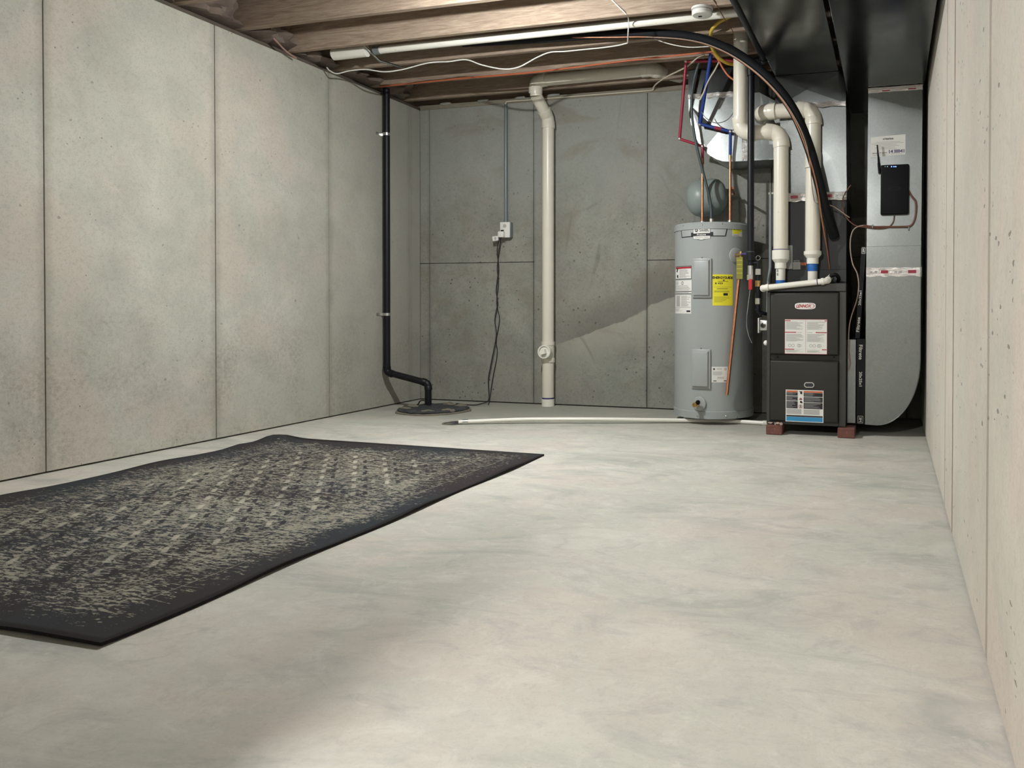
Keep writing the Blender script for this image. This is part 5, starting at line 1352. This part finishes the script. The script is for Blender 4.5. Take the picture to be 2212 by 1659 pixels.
for x_, y_ in ((1885, 489), (1963, 493), (1977, 434)):
    p = PY(x_, y_, RY - .010)
    tag(obj('cable_tie', box(NB(), p.x - .004, p.x + .004, RY - .022, RY - .0005, p.z - .012, p.z + .010, .002), 'pvc_g', None, p),
        {1885: 'small grey clip on the brown cable near the duct edge facing the furnace', 1963: 'small grey clip under the lower bend of the brown cable', 1977: 'small grey clip on the brown cable beside the control box'}[x_], 'clip', 'cable clips on the return duct')

# ================================================================== CEILING CABLES AND DETECTOR
sd = PZ(1517, 24, 2.345)
sd = Vector((sd.x, 4.07, JZ))
t = thing('smoke_detector', 'round white smoke detector under a ceiling joist', 'smoke detector', sd)
obj('base', lathe(NB(), [(0, -.0005), (.058, -.0005), (.058, -.012), (.0, -.012)], sd, seg=40), 'white', t, smooth=40)
obj('vent_ring', lathe(NB(), [(.0, -.0121), (.053, -.0121), (.053, -.0195), (0, -.0195)], sd, seg=40), 'paper_g', t, smooth=40)
obj('cover', lathe(NB(), [(0, -.0196), (.056, -.0196), (.056, -.034), (.050, -.041), (0, -.043)], sd, seg=40), 'white', t, smooth=40)
obj('test_button', box(NB(), sd.x - .020, sd.x - .002, sd.y - .006, sd.y + .006, JZ - .0455, JZ - .0425), 'black_pl', t)
for k in range(30):
    a = 2 * PI * k / 30; c = sd + Vector((math.cos(a) * .0565, math.sin(a) * .0565, -.009))
wc = [(706, 146, 4.30), (713, 153, 4.30), (728, 159, 4.31), (755, 153, 4.32), (790, 150, 4.34), (830, 155, 4.36), (870, 150, 4.38), (925, 136, 4.40), (970, 133, 4.42), (1007, 129, 4.43), (1040, 140, 4.43), (1085, 149, 4.43), (1120, 145, 4.43), (1160, 124, 4.44), (1188, 113, 4.45), (1220, 111, 4.45), (1260, 107, 4.46), (1300, 103, 4.46), (1335, 98, 4.42), (1355, 93, 4.32)]
wpts = [PY(x, y, Y) for x, y, Y in wc]
for p in wpts: p.z = min(p.z, JZ - .004)
cable('white_cable', wpts, .0042, 'white', 'white cable sagging in waves along the joists across the ceiling', 'cable')
wp2 = [PY(1356, 92, 4.31), PY(1357, 70, 4.18), PY(1358, 50, 4.17), PY(1357, 38, 4.12), PY(1352, 30, 4.052), PY(1330, 8, 4.052), PY(1310, -12, 4.052)]
cable('white_cable', wp2, .0036, 'white', 'short white cable climbing a joist to meet the waved cable', 'cable')
oc = [PY(x, y, Y) for x, y, Y in ((820, 172, 4.86), (900, 163, 4.85), (1000, 160, 4.84), (1100, 161, 4.82), (1180, 153, 4.81), (1260, 143, 4.80), (1340, 130, 4.79), (1400, 119, 4.78), (1460, 112, 4.77), (1540, 108, 4.76))]
for p in oc: p.z = min(p.z, JZ - .007)
cable('orange_cable', oc, .0062, 'orange', 'orange electrical cable stretched along a joist near the back wall', 'cable')
cable('orange_cable', [PY(x, y, 4.78) for x, y in ((1534, 110), (1550, 127), (1562, 148), (1574, 164), (1590, 176), (1604, 185))], .0062, 'orange', 'short orange cable dropping behind the yellow gas hose', 'cable')
bc = [PY(x, y, Y) for x, y, Y in ((1522, 98, 4.80), (1508, 101, 4.84), (1485, 118, 5.0), (1462, 140, 5.1), (1438, 158, 5.2), (1420, 175, 5.32), (1412, 188, 5.40), (1408, 191, 5.425), (1370, 192, 5.427), (1300, 196, 5.427), (1240, 201, 5.427), (1180, 206, 5.427), (1130, 208, 5.427), (1100, 212, 5.425), (1093, 222, 5.41), (1092, 236, 5.405))]
for p in bc: p.z = min(p.z, JZ - .008)
for p in bc[7:14]: p.z = min(p.z, 2.335)
cable('cream_cable', bc, .0052, 'cream', 'cream cable swooping to the back wall and along its sill to the conduit', 'cable')
cable('cream_cable', [PY(x, y, 4.90) for x, y in ((1556, 128), (1545, 150), (1534, 168), (1526, 184), (1520, 200), (1512, 216))], .0055, 'cream', 'short cream cable hanging beside the blue water tube', 'cable')
cable('grey_cable', [PY(x, y, 4.44) for x, y in ((1400, 78), (1430, 90), (1460, 98), (1490, 102), (1520, 101), (1545, 99))], .0028, 'white', 'thin pale wire drooping below the black sleeved line', 'wire')
cable('grey_cable', [PY(x, y, 4.96) for x, y in ((1516, 242), (1524, 254), (1540, 264), (1556, 265), (1572, 258), (1584, 244))], .0030, 'pvc_g', 'thin grey wire looping under the elbow duct by the blue tube', 'wire')
cable('gas_flex_hose', [PY(x, y, Y) for x, y, Y in ((1600, 24, 4.36), (1576, 36, 4.36), (1553, 48, 4.37), (1538, 64, 4.40), (1535, 82, 4.48), (1538, 102, 4.56), (1550, 122, 4.63), (1570, 136, 4.70), (1590, 140, 4.75), (1612, 142, 4.76))], .0105, 'yellow', 'yellow flexible gas hose looping above the flue pipe', 'hose', seg=12)
cable('brown_wire', [PY(x, y, Y) for x, y, Y in ((1538, -4, 4.05), (1550, 14, 4.06), (1566, 42, 4.16), (1580, 62, 4.28), (1585, 74, 4.40), (1586, 84, 4.44))], .0024, 'brown', 'thin brown wire hanging from a joist in front of the yellow gas hose', 'wire')
cable('pink_cable', [PX(x, y, -3.585) for x, y in ((590, 82), (600, 92), (612, 105), (625, 116), (640, 126))], .0055, 'pink', 'pinkish cable poking out of the insulation above the left wall', 'cable')
